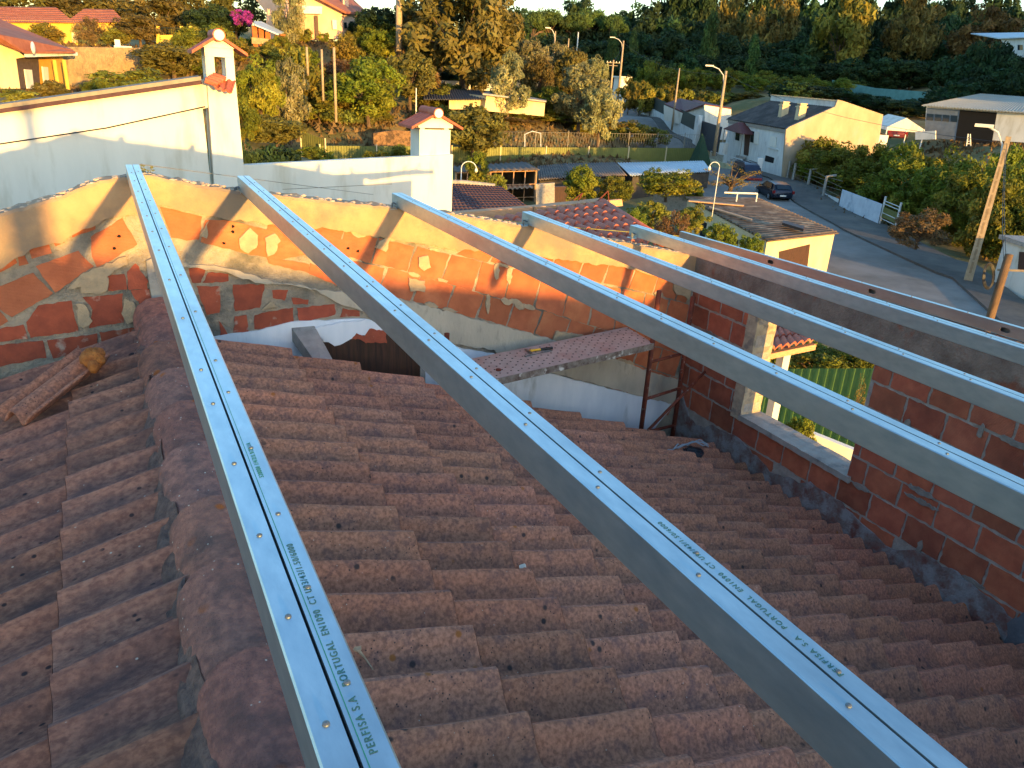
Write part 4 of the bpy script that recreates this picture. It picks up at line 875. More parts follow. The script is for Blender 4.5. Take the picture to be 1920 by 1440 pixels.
# lamps
def lamp(name,lab,px,ytop,ybot,d,arm,r=.045,cat='street lamp',m_=WHITEB,zb=None):
    b=at(px,ybot,d); a=onpl(px,ytop,b,b+np.cross(ray(px,ybot),[0,0,1.])); top=np.array([b[0],b[1],a[2]]); z_=T(b[0],b[1]) if zb is None else zb
    t=thing(name,lab,cat,(b[0],b[1],z_)); right=cR*np.array([1,1,0]); right/=np.linalg.norm(right)
    m=MB(); m.tube([(b[0],b[1],z_),top],[r*1.0,r*.8],8); m.build('pole',m_,t,smooth=True)
    m=MB(); pts=[top+right*arm*(1-math.cos(s_))/2*1.0+np.array([0,0,abs(arm)*.45*math.sin(s_)]) for s_ in np.linspace(0,PI*.95,9)]; m.tube(pts,r*.8,7); m.build('arm',m_,t,smooth=True)
    m=MB(); e=pts[-1]; m.tube([e,e+np.array([0,0,-.12]),e+np.array([0,0,-.2])],[.03,.08,.075],10); m.sphere(e+np.array([0,0,-.17]),.065,10,6); m.build('lamp_head',LAMPW,t,smooth=True)
    return t
lamp('yard_lamp','white curved yard lamp beside the small tree, right of the white parapet',864,315,352,40,.75,r=.03)
lamp('yard_lamp','thin yard lamp with bent neck above the garage roof',1338,312,385,42,-.5,r=.024,zb=-6.6)
def pole(lab,px,ytop,pxb,ybot,d,r,m_=CONCY,cross=False,lampd=0,name='utility_pole',taper=.6,sq=False,zb=None):
    b=at(pxb,ybot,d); z_=b[2] if zb is None else zb; hor=np.cross(fw,[0,0,1.]); a=onpl(px,ytop,b,b+np.array([b[1],-b[0],0])); top=np.array([b[0],b[1],a[2]])
    t=thing(name,lab,'pole',(b[0],b[1],z_-.3)); m=MB()
    if sq:
        rt=r*.55; y_=np.array([b[0],b[1],0])/math.hypot(b[0],b[1]); x_=np.array([y_[1],-y_[0],0])
        lo=[b+x_*sx*r+y_*sy*r*.8-np.array([0,0,.3]) for sx,sy in ((-1,-1),(1,-1),(1,1),(-1,1))]; hi=[top+x_*sx*rt+y_*sy*rt*.8 for sx,sy in ((-1,-1),(1,-1),(1,1),(-1,1))]; m.hexa(lo,hi); m.build('shaft',m_,t)
        for k in range(9):
            f=(k+1)/10.5; c=b+(top-b)*f; rr=(r+(rt-r)*f); mm=MB(); mm.prism([c-y_*(rr*.8+.005)+x_*rr*.28*sx+np.array([0,0,s2*.28]) for sx,s2 in ((-1,-1),(1,-1),(1,1),(-1,1))],y_*.02); mm.build('recess',mat('pole_recess','8E7A60','7C6A52',4,.95) if k==0 else bpy.data.materials['pole_recess'],t)
    else:
        m.tube([(b[0],b[1],z_-.3),top],[r,r*taper],9); m.build('shaft',m_,t,smooth=True)
    right=np.array([top[1],-top[0],0]); right/=np.linalg.norm(right)
    if cross:
        m=MB(); m.tube([top-right*.9-np.array([0,0,.35]),top+right*.9-np.array([0,0,.35])],.05,5); m.tube([top-right*.6-np.array([0,0,.7]),top+right*.6-np.array([0,0,.7])],.04,5); m.build('crossarm',m_,t)
        [MB().tube([top+right*s_-np.array([0,0,.35]),top+right*s_-np.array([0,0,.15])],.05,5).build('insulator',LAMPW,t) for s_ in (-.8,-.4,.4,.8)]
    if lampd:
        m=MB(); s0=top-np.array([0,0,1.6]); pts=[s0,s0+right*lampd*.15+np.array([0,0,1.2]),s0+right*lampd*.5+np.array([0,0,1.75]),s0+right*lampd+np.array([0,0,2.0])]; m.tube(pts,.05,6); m.build('lamp_arm',WHITEB,t)
        e=pts[-1]; m=MB(); m.obox(e+right*lampd*.12,right*.4,np.array([top[0],top[1],0])/math.hypot(top[0],top[1])*.12,np.array([0,0,.07])); m.build('lamp_head',LAMPW,t)
    return t,b,top
_,b1,t1=pole('tall concrete utility pole with recessed face and street lamp beside the road, far right',1879,255,1815,525,45,.20,CONCY,sq=True,lampd=-1.0,zb=-8.9)
pt_,b2,t2=pole('short weathered wooden pole with cable coil in front of the small white hut',1879,475,1855,600,30,.15,mat('weathered_wood','6E563E','54402E',5,.95,0,.6,20,stretch=(3,3,.4)),taper=.85,zb=-8.9)
m=MB(); 
for k in range(4):
    c=t2+np.array([-.42,.2,-.75]); rad=.42-.05*k; m.tube([c+np.array([rad*math.cos(s_)*.75,.1*math.sin(s_),rad*math.sin(s_)*(1+.1*k)]) for s_ in np.linspace(0,2*PI,22)],.018,5)
m.build('cable_coil',BLK,pt_)
m=MB(); r_=np.array([t2[1],-t2[0],0])/math.hypot(t2[0],t2[1]); m.tube([t2-r_*.2+np.array([0,0,-.55]),t2+r_*.9+np.array([0,0,-.4])],.035,5); m.build('bracket',CONCY,pt_)
m=MB(); m.box((t2[0]-.45,t2[1]-.2,t2[2]-3.4),(t2[0]-.2,t2[1]+.1,t2[2]-2.6)); m.build('junction_box',BLK,pt_)
_,b3,t3=pole('slim concrete pole with street lamp standing in front of the white roadside house',1362,133,1339,287,86,.20,CONCY,lampd=-1.5)
_,b4,t4=pole('slim bare pole standing against the dark fence across the road',1271,128,1260,240,110,.15,CONCY)
_,b5,t5=pole('tall pole with street lamp behind the big silvery olive tree',1163,76,1158,190,135,.2,CONCY,lampd=-1.6)
_,b6,t6=pole('pole with two crossarms among the silvery olive trees',1145,112,1143,190,112,.17,CONCY,cross=True)
pole('distant slim pole with small lamp left of the umbrella pines',1032,58,1036,140,125,.16,CONCY,lampd=-1.0)
pole('distant bare pole rising from the olive trees',1064,72,1063,120,135,.15,CONCY)
pole('faint far pole standing in the shaded wood',1082,60,1082,92,170,.16,WHITEB)
pole('stout wooden pole rising out of the top of the picture above the fig tree',742,-60,748,90,92,.36,CONCY,taper=.9)
pole('tallest of three grey garden poles right of the tall chimney',617,88,630,222,66,.11,CONCY,taper=.9)
pole('middle one of three grey garden poles right of the tall chimney',597,92,606,182,70,.10,CONCY,taper=.9)
pole('leftmost of three grey garden poles, beside the round bush',573,88,577,135,76,.11,CONCY,taper=.9)
pole('thin pole beside the small concrete shed roof',778,165,780,210,80,.08,WHITEB)
pole('concrete stub post left of the pale garden wall',877,137,880,168,96,.16,WHITEB)
for k,(px_,yt,yb) in enumerate(((1028,130,150),(1040,135,153),(1052,135,152))):
    pole('short pale post in a loose row of three below the far pole',px_,yt,px_,yb,120,.13,WHITEB,name='garden_post')[0]['group']='three short posts below the far pole'
def wireset(a,b,n,lab,sag=.8,r=.012):
    for k in range(n):
        wire([a-np.array([0,0,.3+.25*k]),b-np.array([0,0,.3+.25*k])],'wire',lab[k],r,BLK,sag)
wireset(t3,t1,1,['overhead wire dropping from the roadside house pole to the tall concrete pole'],.9)
wireset(t3,t5,1,['overhead wire running up the road towards the olive trees'],1.2)
wireset(t5,t6,1,['overhead wire between the two poles at the olive trees'],.3)
wireset(t1,t2,2,['upper wire from the tall concrete pole to the short wooden pole','lower wire from the tall concrete pole to the short wooden pole'],.3)

# long olive green fence across the yard
def gfence(lab,pts,h,step,matf,postm,name='green_fence',ph=1.1,ztop=None):
    A,B=[np.array(p,float) for p in pts]; t=thing(name,lab,'fence',((A+B)/2)*np.array([1,1,1])); d=(B-A); L=np.linalg.norm(d[:2]); n=max(1,int(L/step))
    nrm=np.array([d[1],-d[0],0])/L; m=MB(); nq=int(L/.25)
    vs=[];fs=[]
    for q in range(nq*2+1):
        p=A+d*q/(nq*2)+nrm*(.03 if q%2 else 0); vs+=[(p[0],p[1],p[2]-.6),(p[0],p[1],p[2]+h)]
    m.add(vs,[(2*q,2*q+2,2*q+3,2*q+1) for q in range(nq*2)]); m.build('panel',matf,t)
    for q in range(n+1):
        p=A+d*q/n+nrm*.06; m=MB(); m.box((p[0]-.05,p[1]-.05,p[2]-.6),(p[0]+.05,p[1]+.05,p[2]+h*ph)); m.build('post',postm,t)
    return t
gfence('olive green sheet fence with pale posts behind the sheds, right of the second chimney',(at(846,306,74),at(1312,303,92)),1.45,4.6,GREENF,CREAM)
gfence('olive green sheet fence between the two chimneys, in front of the garden',(at(600,306,66),at(800,304,72)),1.35,4.,GREENF,CREAM)
gfence('steeply stepped olive green fence at the left end beside the dark hedge',(at(566,282,68),at(612,302,66)),1.6,2.5,GREENF,CREAM)
# wire mesh fence above it
mf=thing('wire_mesh_fence','tall chain link fence on slim posts above the olive green fence','fence',at(1050,300,85))
A=at(850,306,75.5);B=at(1312,303,93.5); m=MB()
for k in range(90):
    a=A+(B-A)*k/90; m.tube([a,a+(B-A)/90*2.2+np.array([0,0,2.9])],.008,3,cap=False); m.tube([a+(B-A)/90*2.2,a+np.array([0,0,2.9])],.008,3,cap=False)
m.tube([A+np.array([0,0,2.9]),B+np.array([0,0,2.9])],.015,4); m.build('mesh',MESH,mf)
for k in range(8):
    a=A+(B-A)*(k+.3)/8; m=MB(); m.tube([a,a+np.array([0,0,3.1])],.04,6); m.build('post',MESH,mf)

# ------------------------------------------------------------ white roadside house
GH=-8.2; Cc=onz(1468,334,GH); 
Ld=at(1357,290,92); Ld[2]=GH; e1=(Ld-Cc)*np.array([1,1,0]); Lf=np.linalg.norm(e1); e1/=Lf; e2=np.array([e1[1],-e1[0],0]); Rr=Cc+e2*10.5
rh=thing('roadside_house','white two storey house with weathered dark roof, two small chimneys and blank sunlit gable','house',(Cc+Rr)/2)
def fp(px,py): return onpl(px,py,Cc,Ld)
def gp(px,py): return onpl(px,py,Cc,Rr)
m=MB(); P=[fp(1475,245),fp(1366,216)]; zeL=(P[0][2]); z_e=fp(1470,248)[2]; z_e2=fp(1366,218)[2]
ze=(z_e+z_e2)/2
gpk=gp(1572,190); gr=gp(1655,215); g0=gp(1474,243)
# gable wall (slightly proud parapet) traced
m=MB(); G=[gp(1468,340),gp(1474,243),gp(1480,238),gp(1566,200),gp(1571,187),gp(1580,189),gp(1656,215),gp(1648,290)]; G[0][2]=GH-1; G[-1][2]=GH-1; m.prism(G,e1*.25); m.build('gable',mat('gable_render','B09A80','A08A70',1.2,.92,0,.3,8,c3='9A958C',s3=.5,l3=.52,h3=.66,stretch=(1,1,.5)),rh)
ridge_t=np.dot(gpk-Cc,e2); 
Wd=ridge_t; zr=gp(1566,200)[2]-.1
m=MB(); b0=Cc+e1*.26; b1_=Cc+e1*Lf; 
m.hexa([b0+np.array([0,0,-1]),b1_+np.array([0,0,-1]),b1_+e2*10+np.array([0,0,-1]),b0+e2*10+np.array([0,0,-1])],[np.array([p[0],p[1],ze-.05]) for p in (b0,b1_,b1_+e2*10,b0+e2*10)]); m.build('walls',WHITEB,rh)
m=MB(); r0_=b0+e2*Wd; r1_=b1_+e2*(Wd*.9)-e1*1.5
ea=b0-e2*.25; eb=b1_-e2*.25+e1*.2
patch(m,(ea[0],ea[1],ze+.05),(eb[0],eb[1],ze+.05),(r1_[0],r1_[1],zr),(r0_[0],r0_[1],zr),waves=40,amp=.04,steps=12,sa=.04,per=3); m.build('roof',HOUSER,rh)
m=MB(); 
m.prism([(r0_[0],r0_[1],zr-.1),(r1_[0],r1_[1],zr-.1),(r1_[0],r1_[1],zr+.55),(r0_[0],r0_[1],zr+.55)],e2*.2); 
bb=b1_+e2*10; bb0=b0+e2*10
m.quad((r0_[0],r0_[1],zr-.1),(r1_[0],r1_[1],zr-.1),(bb[0],bb[1],ze-.1),(bb0[0],bb0[1],ze-.1)); m.quad((eb[0],eb[1],ze),(r1_[0],r1_[1],zr),(bb[0],bb[1],ze),(eb[0],eb[1],ze-.1)); m.build('ridge_wall',WHITEB,rh)
m=MB()
for q in range(26):
    p=r0_+(r1_-r0_)*(q+.5)/26; m.box((p[0]-.14,p[1]-.14,zr+.55),(p[0]+.14,p[1]+.14,zr+.66))
m.build('ridge_coping',CREAM,rh)
m=MB(); ca=b0-e2*.12; cb=b1_-e2*.12; m.prism([(ca[0],ca[1],ze-.35),(cb[0],cb[1],ze-.35),(cb[0],cb[1],ze-.02),(ca[0],ca[1],ze-.02)],e2*.2); m.build('cornice',CONC,rh)
for q,(px_,py_) in enumerate(((1452,205),(1480,208))):
    tq=(Lf*.36,Lf*.12)[q]; base=b0+e1*tq+e2*(Wd*.40); zc=ze+(zr-ze)*.40; m=MB(); s_=.34; m.obox(base*np.array([1,1,0])+np.array([0,0,zc+.35]),e1*s_,e2*s_,np.array([0,0,.75])); ch=m.build('chimney',CREAM,rh)
    m=MB(); m.obox(base*np.array([1,1,0])+np.array([0,0,zc+1.15]),e1*(s_+.08),e2*(s_+.08),np.array([0,0,.06])); 
    for k in range(3): m.obox(base*np.array([1,1,0])+e1*(k-1)*.25+np.array([0,0,zc+1.3]),e1*.05,e2*.3,np.array([0,0,.1]))
    m.obox(base*np.array([1,1,0])+np.array([0,0,zc+1.43]),e1*(s_+.02),e2*(s_+.02),np.array([0,0,.04])); m.build('chimney_cap',CREAM,ch)
def fwin(pix,name,m_,out=.04,th=.06,par=rh):
    P=[fp(px,py)-e2*out for px,py in pix]; mb=MB(); mb.prism(P,e2*th); return mb.build(name,m_,par)
fwin([(1381,240),(1388,242),(1386,264),(1379,262)],'window',GLASS); fwin([(1409,245),(1416,247),(1414,268),(1407,266)],'window',GLASS)
fwin([(1416,246),(1424,248),(1422,271),(1414,269)],'shutter',WHITE,.08); fwin([(1446,255),(1457,258),(1455,277),(1444,274)],'shutter',WHITE,.08); fwin([(1441,275),(1460,280),(1460,282),(1441,277)],'window_sill',WHITEB,.14,.15)
fwin([(1398,243),(1408,246),(1403,292),(1395,290)],'door',WOODD,.05)
fwin([(1436,291),(1452,296),(1450,306),(1434,302)],'basement_window',DARK,.03)
m=MB(); cps=[fp(1378,242),fp(1414,252)]; o_=-e2*1.3; 
apex=(cps[0]+cps[1])/2+np.array([0,0,.9])
m.add([cps[0]-e2*.05,cps[1]-e2*.05,cps[1]+o_,cps[0]+o_,apex-e2*.05,apex+o_*.7],[(0,3,5,4),(1,2,5,4),(3,2,5)]); o=m.build('porch_roof',WINE,rh); s_=o.modifiers.new('t','SOLIDIFY'); s_.thickness=.06
for c_ in (cps[0]+o_*.9,cps[1]+o_*.9): m=MB(); m.tube([c_,(c_[0],c_[1],GH+.8)],.05,6); m.build('porch_post',CONC,rh)
m=MB(); 
for k in range(5): p=fp(1395,292)-e2*(.3+.3*k); m.obox(np.array([p[0],p[1],GH+.9-.2*k]),e1*.9,e2*.16,np.array([0,0,.1])); 
m.build('steps',CONC,rh)
# balustrade/garden wall in front of the house
bl_=thing('balustrade','pale garden balustrade with railings and square pillar below the white house','railing',fp(1400,310)-e2*3)
a=Cc-e2*2.4+e1*.5; b=Ld-e2*2.4-e1*2; gz0=-8.6
m=MB(); m.prism([(a[0],a[1],gz0),(b[0],b[1],gz0),(b[0],b[1],gz0+.7),(a[0],a[1],gz0+.7)],e2*.18); m.build('low_wall',mat('pale_yellow_wall','C9C29A','B8B088',2,.9),bl_)
m=MB()
for k in range(40): p=a+(b-a)*k/39; m.tube([(p[0],p[1],gz0+.7),(p[0],p[1],gz0+1.5)],.02,4)
m.tube([(a[0],a[1],gz0+1.5),(b[0],b[1],gz0+1.5)],.03,4); m.build('railing',WHITEB,bl_)
m=MB(); m.obox((a[0],a[1],gz0+1),e1*.25,e2*.25,(0,0,1.1)); m.build('pillar',WHITEB,bl_)
m=MB(); p=at(1355,290,88); m.box((p[0]-.35,p[1]-.3,p[2]),(p[0]+.35,p[1]+.3,p[2]+1.2)); single(m,'meter_box',WHITEB,'pale meter box standing at the foot of the lamp pole by the white house','box')

# across the road: dark fence on low wall, white garage with wine roof
A=at(1202,210,131);B=at(1304,268,101)
df=thing('dark_screen_fence','dark green screened fence on a stained low white wall across the road','fence',(A+B)/2)
m=MB(); m.prism([A-np.array([0,0,1]),B-np.array([0,0,1]),B+np.array([0,0,1.3]),A+np.array([0,0,1.3])],(.2,.15,0)); m.build('low_wall',WHITEB,df)
m=MB(); m.prism([A+np.array([.1,.1,1.3]),B+np.array([.1,.1,1.3]),B+np.array([.1,.1,2.9]),A+np.array([.1,.1,3.0])],(.05,.04,0)); m.build('screen',GREEND,df)
m=MB(); m.obox(B+np.array([0,0,1.3]),(.3,0,0),(0,.3,0),(0,0,1.9)); m.build('pillar',WHITEB,df)
A2=B+np.array([.4,-.3,0]);B2=at(1352,284,94)
m=MB(); facade(m,A2,B2,[(1314,226),(1352,238),(1342,292),(1313,272)],.15); single(m,'dark_gate',mat('dark_gate_paint','1E2630','262F3A',2,.6),'tall dark sliding gate between the white pillar and the lamp pole','gate')
wg=thing('white_garage','white garage with wine red sheet roof and sunlit front behind the dark fence','garage',at(1320,235,108))
A=at(1281,215,108);B=at(1321,240,103);C=at(1372,245,106); 
m=MB(); facade(m,A,B,[(1281,212),(1321,197),(1321,240),(1281,240)],.2); facade(m,B,C,[(1321,197),(1371,205),(1371,262),(1321,262)],.2); 
m.build('walls',WHITE,wg)
m=MB(); m.hexa([at(1281,212,107.9),at(1321,197.5,103),at(1371,204,106),at(1300,188,125)],[at(1281,210,107.9),at(1321,195.5,103),at(1371,202,106),at(1300,186,125)]); 
m.prism([at(1246,196,112),at(1282,212,108),at(1322,196,103),at(1275,186,118)],(0,0,.12)); m.build('roof',WINE,wg)
m=MB(); m.prism([at(1246,197,112),at(1282,213,108),at(1282,235,108),at(1246,225,112)],(.1,.3,0)); m.build('side_wall',WHITE,wg)
gw2=thing('gate_pillar','square white pillar with a projecting cap standing by the bend of the road','pillar',at(1165,185,138))
m=MB(); c=at(1163,175,138); m.box((c[0]-.9,c[1]-.9,c[2]-1),(c[0]+.9,c[1]+.9,c[2]+2.4)); m.build('shaft',WHITE,gw2)
m=MB(); m.box((c[0]-1.2,c[1]-1.2,c[2]+2.4),(c[0]+1.2,c[1]+1.2,c[2]+2.62)); m.build('cap',WHITE,gw2)
m=MB(); A=at(1162,190,150);B=at(1200,207,132); facade(m,A,B,[(1161,174),(1201,187),(1201,212),(1161,192)],.2); single(m,'roadside_wall',WHITE,'white roadside wall between the square pillar and the dark fence','wall')
m=MB(); A=at(1200,208,131.5);B=at(1204,210,130); facade(m,A,B,[(1199,190),(1203,191),(1203,212),(1199,210)],.1); single(m,'blue_gate',BLUET,'narrow blue gate at the end of the white roadside wall','gate')
m=MB(); A=at(1175,178,145);B=at(1202,184,140); facade(m,A,B,[(1173,175),(1200,176),(1200,190),(1175,186)],.2); single(m,'low_white_building',WHITE,'low white building corner behind the roadside wall','building')

# roadside fence near the cars: low wall + white posts with wires
wp=[onz(1477,345,-8.7),onz(1492,352,-8.75),onz(1512,360,-8.8),onz(1540,375,-8.85),onz(1570,388,-8.85)]
rf=thing('post_fence','stained low wall with white angled concrete posts and sagging wires along the road','fence',wp[2])
m=MB()
for a,b in zip(wp[:-1],wp[1:]): m.prism([(a[0],a[1],-9.2),(b[0],b[1],-9.2),(b[0],b[1],-8.25),(a[0],a[1],-8.25)],(.2,.2,0))
m.build('low_wall',WHITEB,rf)
rt_=np.array([.72,-.69,0])
for k,p in enumerate([onz(1474,345,-8.7),onz(1484,350,-8.7),onz(1512,362,-8.8),onz(1541,377,-8.8)]):
    m=MB(); h=2.3 if k<2 else 2.1; m.tube([p,(p[0],p[1],-8.9+h)]+([(p[0]+.5,p[1]-.5,-8.9+h+.15)] if k>1 else []),.12,6); m.build('post',CONC,rf)
m=MB()
for k in range(4): m.tube([np.array([p[0],p[1],-8.0+k*.35+.1*((i+k)%2)]) for i,p in enumerate(wp)],.015,4)
m.build('wire',MESH,rf)
A=onz(1572,392,-8.85);B=onz(1645,424,-8.85); m=MB(); m.prism([(A[0],A[1],-9.2),(B[0],B[1],-9.2),(B[0],B[1],-7.35),(A[0],A[1],-7.35)],(.2,.2,0)); single(m,'white_garden_wall',mat('blue_white_wall','C9D0D6','B4BDC6',1.5,.9,c3='8C9AA8',s3=1,l3=.55,h3=.7),'plain white garden wall in front of the orange trees beside the road','wall')
A=onz(1648,424,-8.85);B=onz(1676,438,-8.85); gt=thing('pipe_gate','makeshift pale pipe gate between the white wall and the dry bush','gate',(A+B)/2)
for p in (A,B): m=MB(); m.tube([p,(p[0],p[1],-6.8)],.07,6); m.build('post',WHITEB,gt)
m=MB(); 
for z_ in (-8.3,-7.9,-7.3,-7.1): m.tube([(A[0],A[1],z_),(B[0],B[1],z_)],.03,5)
m.build('rail',WHITEB,gt)
m=MB(); m.prism([(A[0],A[1],-8.2),(B[0],B[1],-8.2),(B[0],B[1],-7.5),(A[0],A[1],-7.5)],(.05,.05,0)); m.build('board',GREENF,gt)
# small white hut
hz0=-8.9; hA=onz(1858,535,hz0); 
hut=thing('white_hut','small white hut with flat grey roof at the right edge of the picture','hut',hA)
hB=onz(1915,560,hz0); 
P=[onpl(px,py,hA,hB) for px,py in ((1860,520),(1866,443),(1902,450),(1895,560))]; 
e=(hB-hA)*np.array([1,1,0]); e/=np.linalg.norm(e); f=np.array([-e[1],e[0],0]); f=f if np.dot(f,hA)>0 else -f
zt_=onpl(1880,448,hA,hB)[2]
m=MB(); w0=np.linalg.norm((onpl(1902,450,hA,hB)-hA)[:2]); m.hexa([hA+np.array([0,0,-.3]),hA+e*w0+np.array([0,0,-.3]),hA+e*w0+f*0.1+e*6+np.array([0,0,-.3]),hA+f*4+np.array([0,0,-.3])],[np.array([p[0],p[1],zt_]) for p in (hA,hA+e*w0,hA+e*w0+f*.1+e*6,hA+f*4)]); m.build('walls',WHITE,hut)
m=MB(); m.hexa([np.array([p[0],p[1],zt_]) for p in (hA-e*.2-f*.2,hA+e*(w0+6)-f*.2,hA+e*(w0+6)+f*4,hA-e*.2+f*4.2)],[np.array([p[0],p[1],zt_+.2]) for p in (hA-e*.2-f*.2,hA+e*(w0+6)-f*.2,hA+e*(w0+6)+f*4,hA-e*.2+f*4.2)]); m.build('roof_slab',CONC,hut)
m=MB(); P=[onpl(px,py,hA-f*.03,hB-f*.03) for px,py in ((1911,472),(1935,474),(1935,508),(1908,505))]; m.prism(P,f*.05); wf=m.build('window',WOODD,hut)

# warehouse
wA=at(1735,255,92);wB=at(1960,280,88)
wh=thing('warehouse','low pale sheet metal warehouse with dark open bay and strip windows, far right','warehouse',(wA+wB)/2)
P0=[(1737,200),(1965,216),(1960,270),(1733,254)]
m=MB(); facade(m,wA,wB,P0,.3); fa_=m.build('front',WHITE,wh); wn=np.array([(wB-wA)[1],-(wB-wA)[0],0]); wn/=np.linalg.norm(wn); wn=wn if np.dot(wn,wA)<0 else -wn
def wq_(pix,name,m_,out): P=[onpl(px,py,wA+wn*out,wB+wn*out) for px,py in pix]; mb=MB(); mb.prism(P,-wn*.06); return mb.build(name,m_,wh)
wq_([(1738,202),(1800,206),(1792,262),(1732,258)],'sheet_panel',GREYS,.03); wq_([(1800,206),(1869,211),(1859,271),(1791,263)],'dark_bay',DARK,.05)
for k in range(4): x=1738+k*15; wq_([(x,213+k),(x+12,214+k),(x+11,226+k),(x-1,225+k)],'window',GLASS,.08)
m=MB(); rA,rB=onpl(1733,199,wA,wB)+wn*.5,onpl(1970,216,wA,wB)+wn*.5; patch(m,rA,rB,at(1960,186,118),at(1838,177,118),waves=40,amp=.05,per=3); 
o=m.build('roof',WARER,wh); s_=o.modifiers.new('t','SOLIDIFY'); s_.thickness=.1
m=MB(); m.prism([at(1655,217,90),at(1698,222,88),at(1731,241,87),at(1666,244,88)],(0,0,.08)); 
ct=thing('canopy_tent','small white canopy with scalloped front beside the warehouse','canopy',at(1690,265,88))
a0,a1,a2=at(1664,238,88),at(1700,221,88),at(1733,243,88); m.v=[];m.f=[];m.t=[]
m.prism([a0,a1,a2,a2-np.array([0,0,.3]),a0-np.array([0,0,.3])],(3.5,5.,.1)); m.build('cover',WHITE,ct)
for p in (a0,a2,at(1700,243,88)): m=MB(); m.tube([p,(p[0],p[1],T(p[0],p[1])-.2)],.06,5); m.build('post',WHITEB,ct)
m=MB(); A=at(1716,262,84);B=at(1754,264,83); facade(m,A,B,[(1716,247),(1754,245),(1754,261),(1716,262)],.1); sp=single(m,'lattice_screen',WHITE,'white gridded panel leaning in front of the warehouse','panel')
sl_t=thing('step_ladder','white step ladder standing before the dark warehouse bay','ladder',at(1817,272,84))
a=at(1815,251,84); b=at(1812,274,84); c=at(1820,274,84)
m=MB(); m.tube([a,b],.05,5); m.tube([a+np.array([.15,-.1,0]),c],.05,5); m.build('rail',WHITE,sl_t)
m=MB(); [m.tube([a+(b-a)*k/5,a+(c-a)*k/5],.04,4) for k in range(1,5)]; m.build('rung',WHITE,sl_t)

# distant structures
m=MB(); facade(m,at(1560,175,150),at(1735,205,135),[(1560,150),(1640,165),(1735,172),(1732,205),(1640,195),(1562,178)],.2); single(m,'far_sheet_fence',TEALF,'long teal sheet fence at the foot of the dark wood','fence')
fb_=thing('far_white_building','distant low white building with pale roof at the top right edge','building',at(1880,110,150))
m=MB(); facade(m,at(1850,110,150),at(1960,115,140),[(1875,72),(1960,70),(1960,112),(1895,105),(1880,80)],3); m.build('walls',WHITEB,fb_)
m=MB(); m.prism([at(1820,64,165),at(1960,62,150),at(1960,70,140),at(1872,73,148)],(0,0,.15)); m.build('roof',CORRW,fb_)
m=MB()
for k in range(3): m.prism([at(1908+k*14,84,143),at(1914+k*14,84,143),at(1914+k*14,94,143),at(1908+k*14,94,143)],(0,-.3,0)); 
m.build('window',GLASS,fb_)

# garden sheds beyond the fence
sh_=thing('garden_shed','small garden shed with black ribbed roof in the terraced garden','shed',at(840,200,84))
m=MB(); patch(m,at(790,167,90),at(900,170,90),at(912,187,82),at(795,187,82),waves=24,amp=.07,per=4); o=m.build('roof',mat('black_ribbed_roof','4A4A50','3C3C42',2,.8),sh_); s_=o.modifiers.new('t','SOLIDIFY'); s_.thickness=.05
m=MB(); facade(m,at(800,200,83),at(912,200,83),[(842,188),(910,187),(908,205),(842,205)],2); m.build('walls',CREAM,sh_)
sh_=thing('beige_shed','long beige rendered shed with a thin grey roof edge, right of the black ribbed roof','shed',at(960,215,84))
m=MB(); facade(m,at(905,205,82),at(1022,220,86),[(912,180),(1022,193),(1020,218),(908,208)],3.5); m.build('walls',CREAM,sh_)
m=MB(); m.prism([at(905,178,81),at(1024,192,85.5),at(1026,188,92),at(915,173,92)],(0,0,.15)); m.build('roof',CONC,sh_)
m=MB(); facade(m,at(800,165,97),at(945,172,97),[(803,150),(870,152),(945,160),(943,171),(803,166)],.2); single(m,'pale_garden_wall',WHITEB,'low pale garden wall under the big oak','wall')
m=MB(); facade(m,at(560,150,90),at(640,150,90),[(700,240),(760,235),(800,240),(798,290),(700,290)],.4); 
m2=MB(); facade(m2,at(695,265,71),at(800,265,73),[(700,250),(740,244),(795,248),(795,290),(700,290)],.4); single(m2,'dry_stone_wall',mat('dry_stone','8A6A48','6E5238',3,.95,0,1,5,c3='4E3C2A',s3=2,l3=.5,h3=.6,bdist=.15),'rough brown dry stone terrace wall left of the second chimney','wall')
m=MB(); c=at(995,275,73); 
sw_=thing('garden_arch','pale metal gable shaped frame standing in the vegetable plot','frame',c)
A,B,C_,D_,E_=at(984,275,73),at(984,252,73),at(998,246,73),at(1014,250,73),at(1014,275,73); m.tube([A,B,C_,D_,E_],.04,5); m.build('tube_frame',WHITEB,sw_)

# ------------------------------------------------------------ left hillside houses
def hs(lab,name='house',cat='house',base=None): return thing(name,lab,cat,base)
h1=hs('cream house with terracotta hipped roof, tiled porch and satellite dish at the left edge',base=at(40,175,74))
A=at(-80,165,72);B=at(38,170,74);C=at(128,172,82)
m=MB(); facade(m,A,B,[(-120,60),(0,72),(48,107),(30,110),(38,166),(-120,168)],4); m.build('wall',CREAM,h1)
m=MB(); facade(m,B,C,[(30,108),(72,107),(76,166),(38,166)],.4); m.build('slate_wall',mat('slate_clad','5A4A44','463A36',4,.8,0,.8,12),h1)
m=MB(); facade(m,at(72,166,78),C,[(68,106),(118,106),(125,168),(74,166)],.3); m.build('porch_wall',OCHRE,h1)
for px_ in (104,122): 
    m=MB(); p=at(px_+6,168,77); q_=at(px_,112,77); m.tube([(p[0],p[1],p[2]),(p[0],p[1],q_[2])],.16,8); m.build('column',YELLOW,h1)
m=MB(); m.prism([at(-150,10,80),at(-40,25,86),at(130,96,84),at(142,100,78),at(48,100,73)],(0,0,.15)); m.prism([at(-150,20,68),at(0,70,71),at(48,101,73),at(138,98,80),at(0,40,88),at(-150,0,90)],(0,0,.2)); rfo=m.build('roof',TROOF,h1)
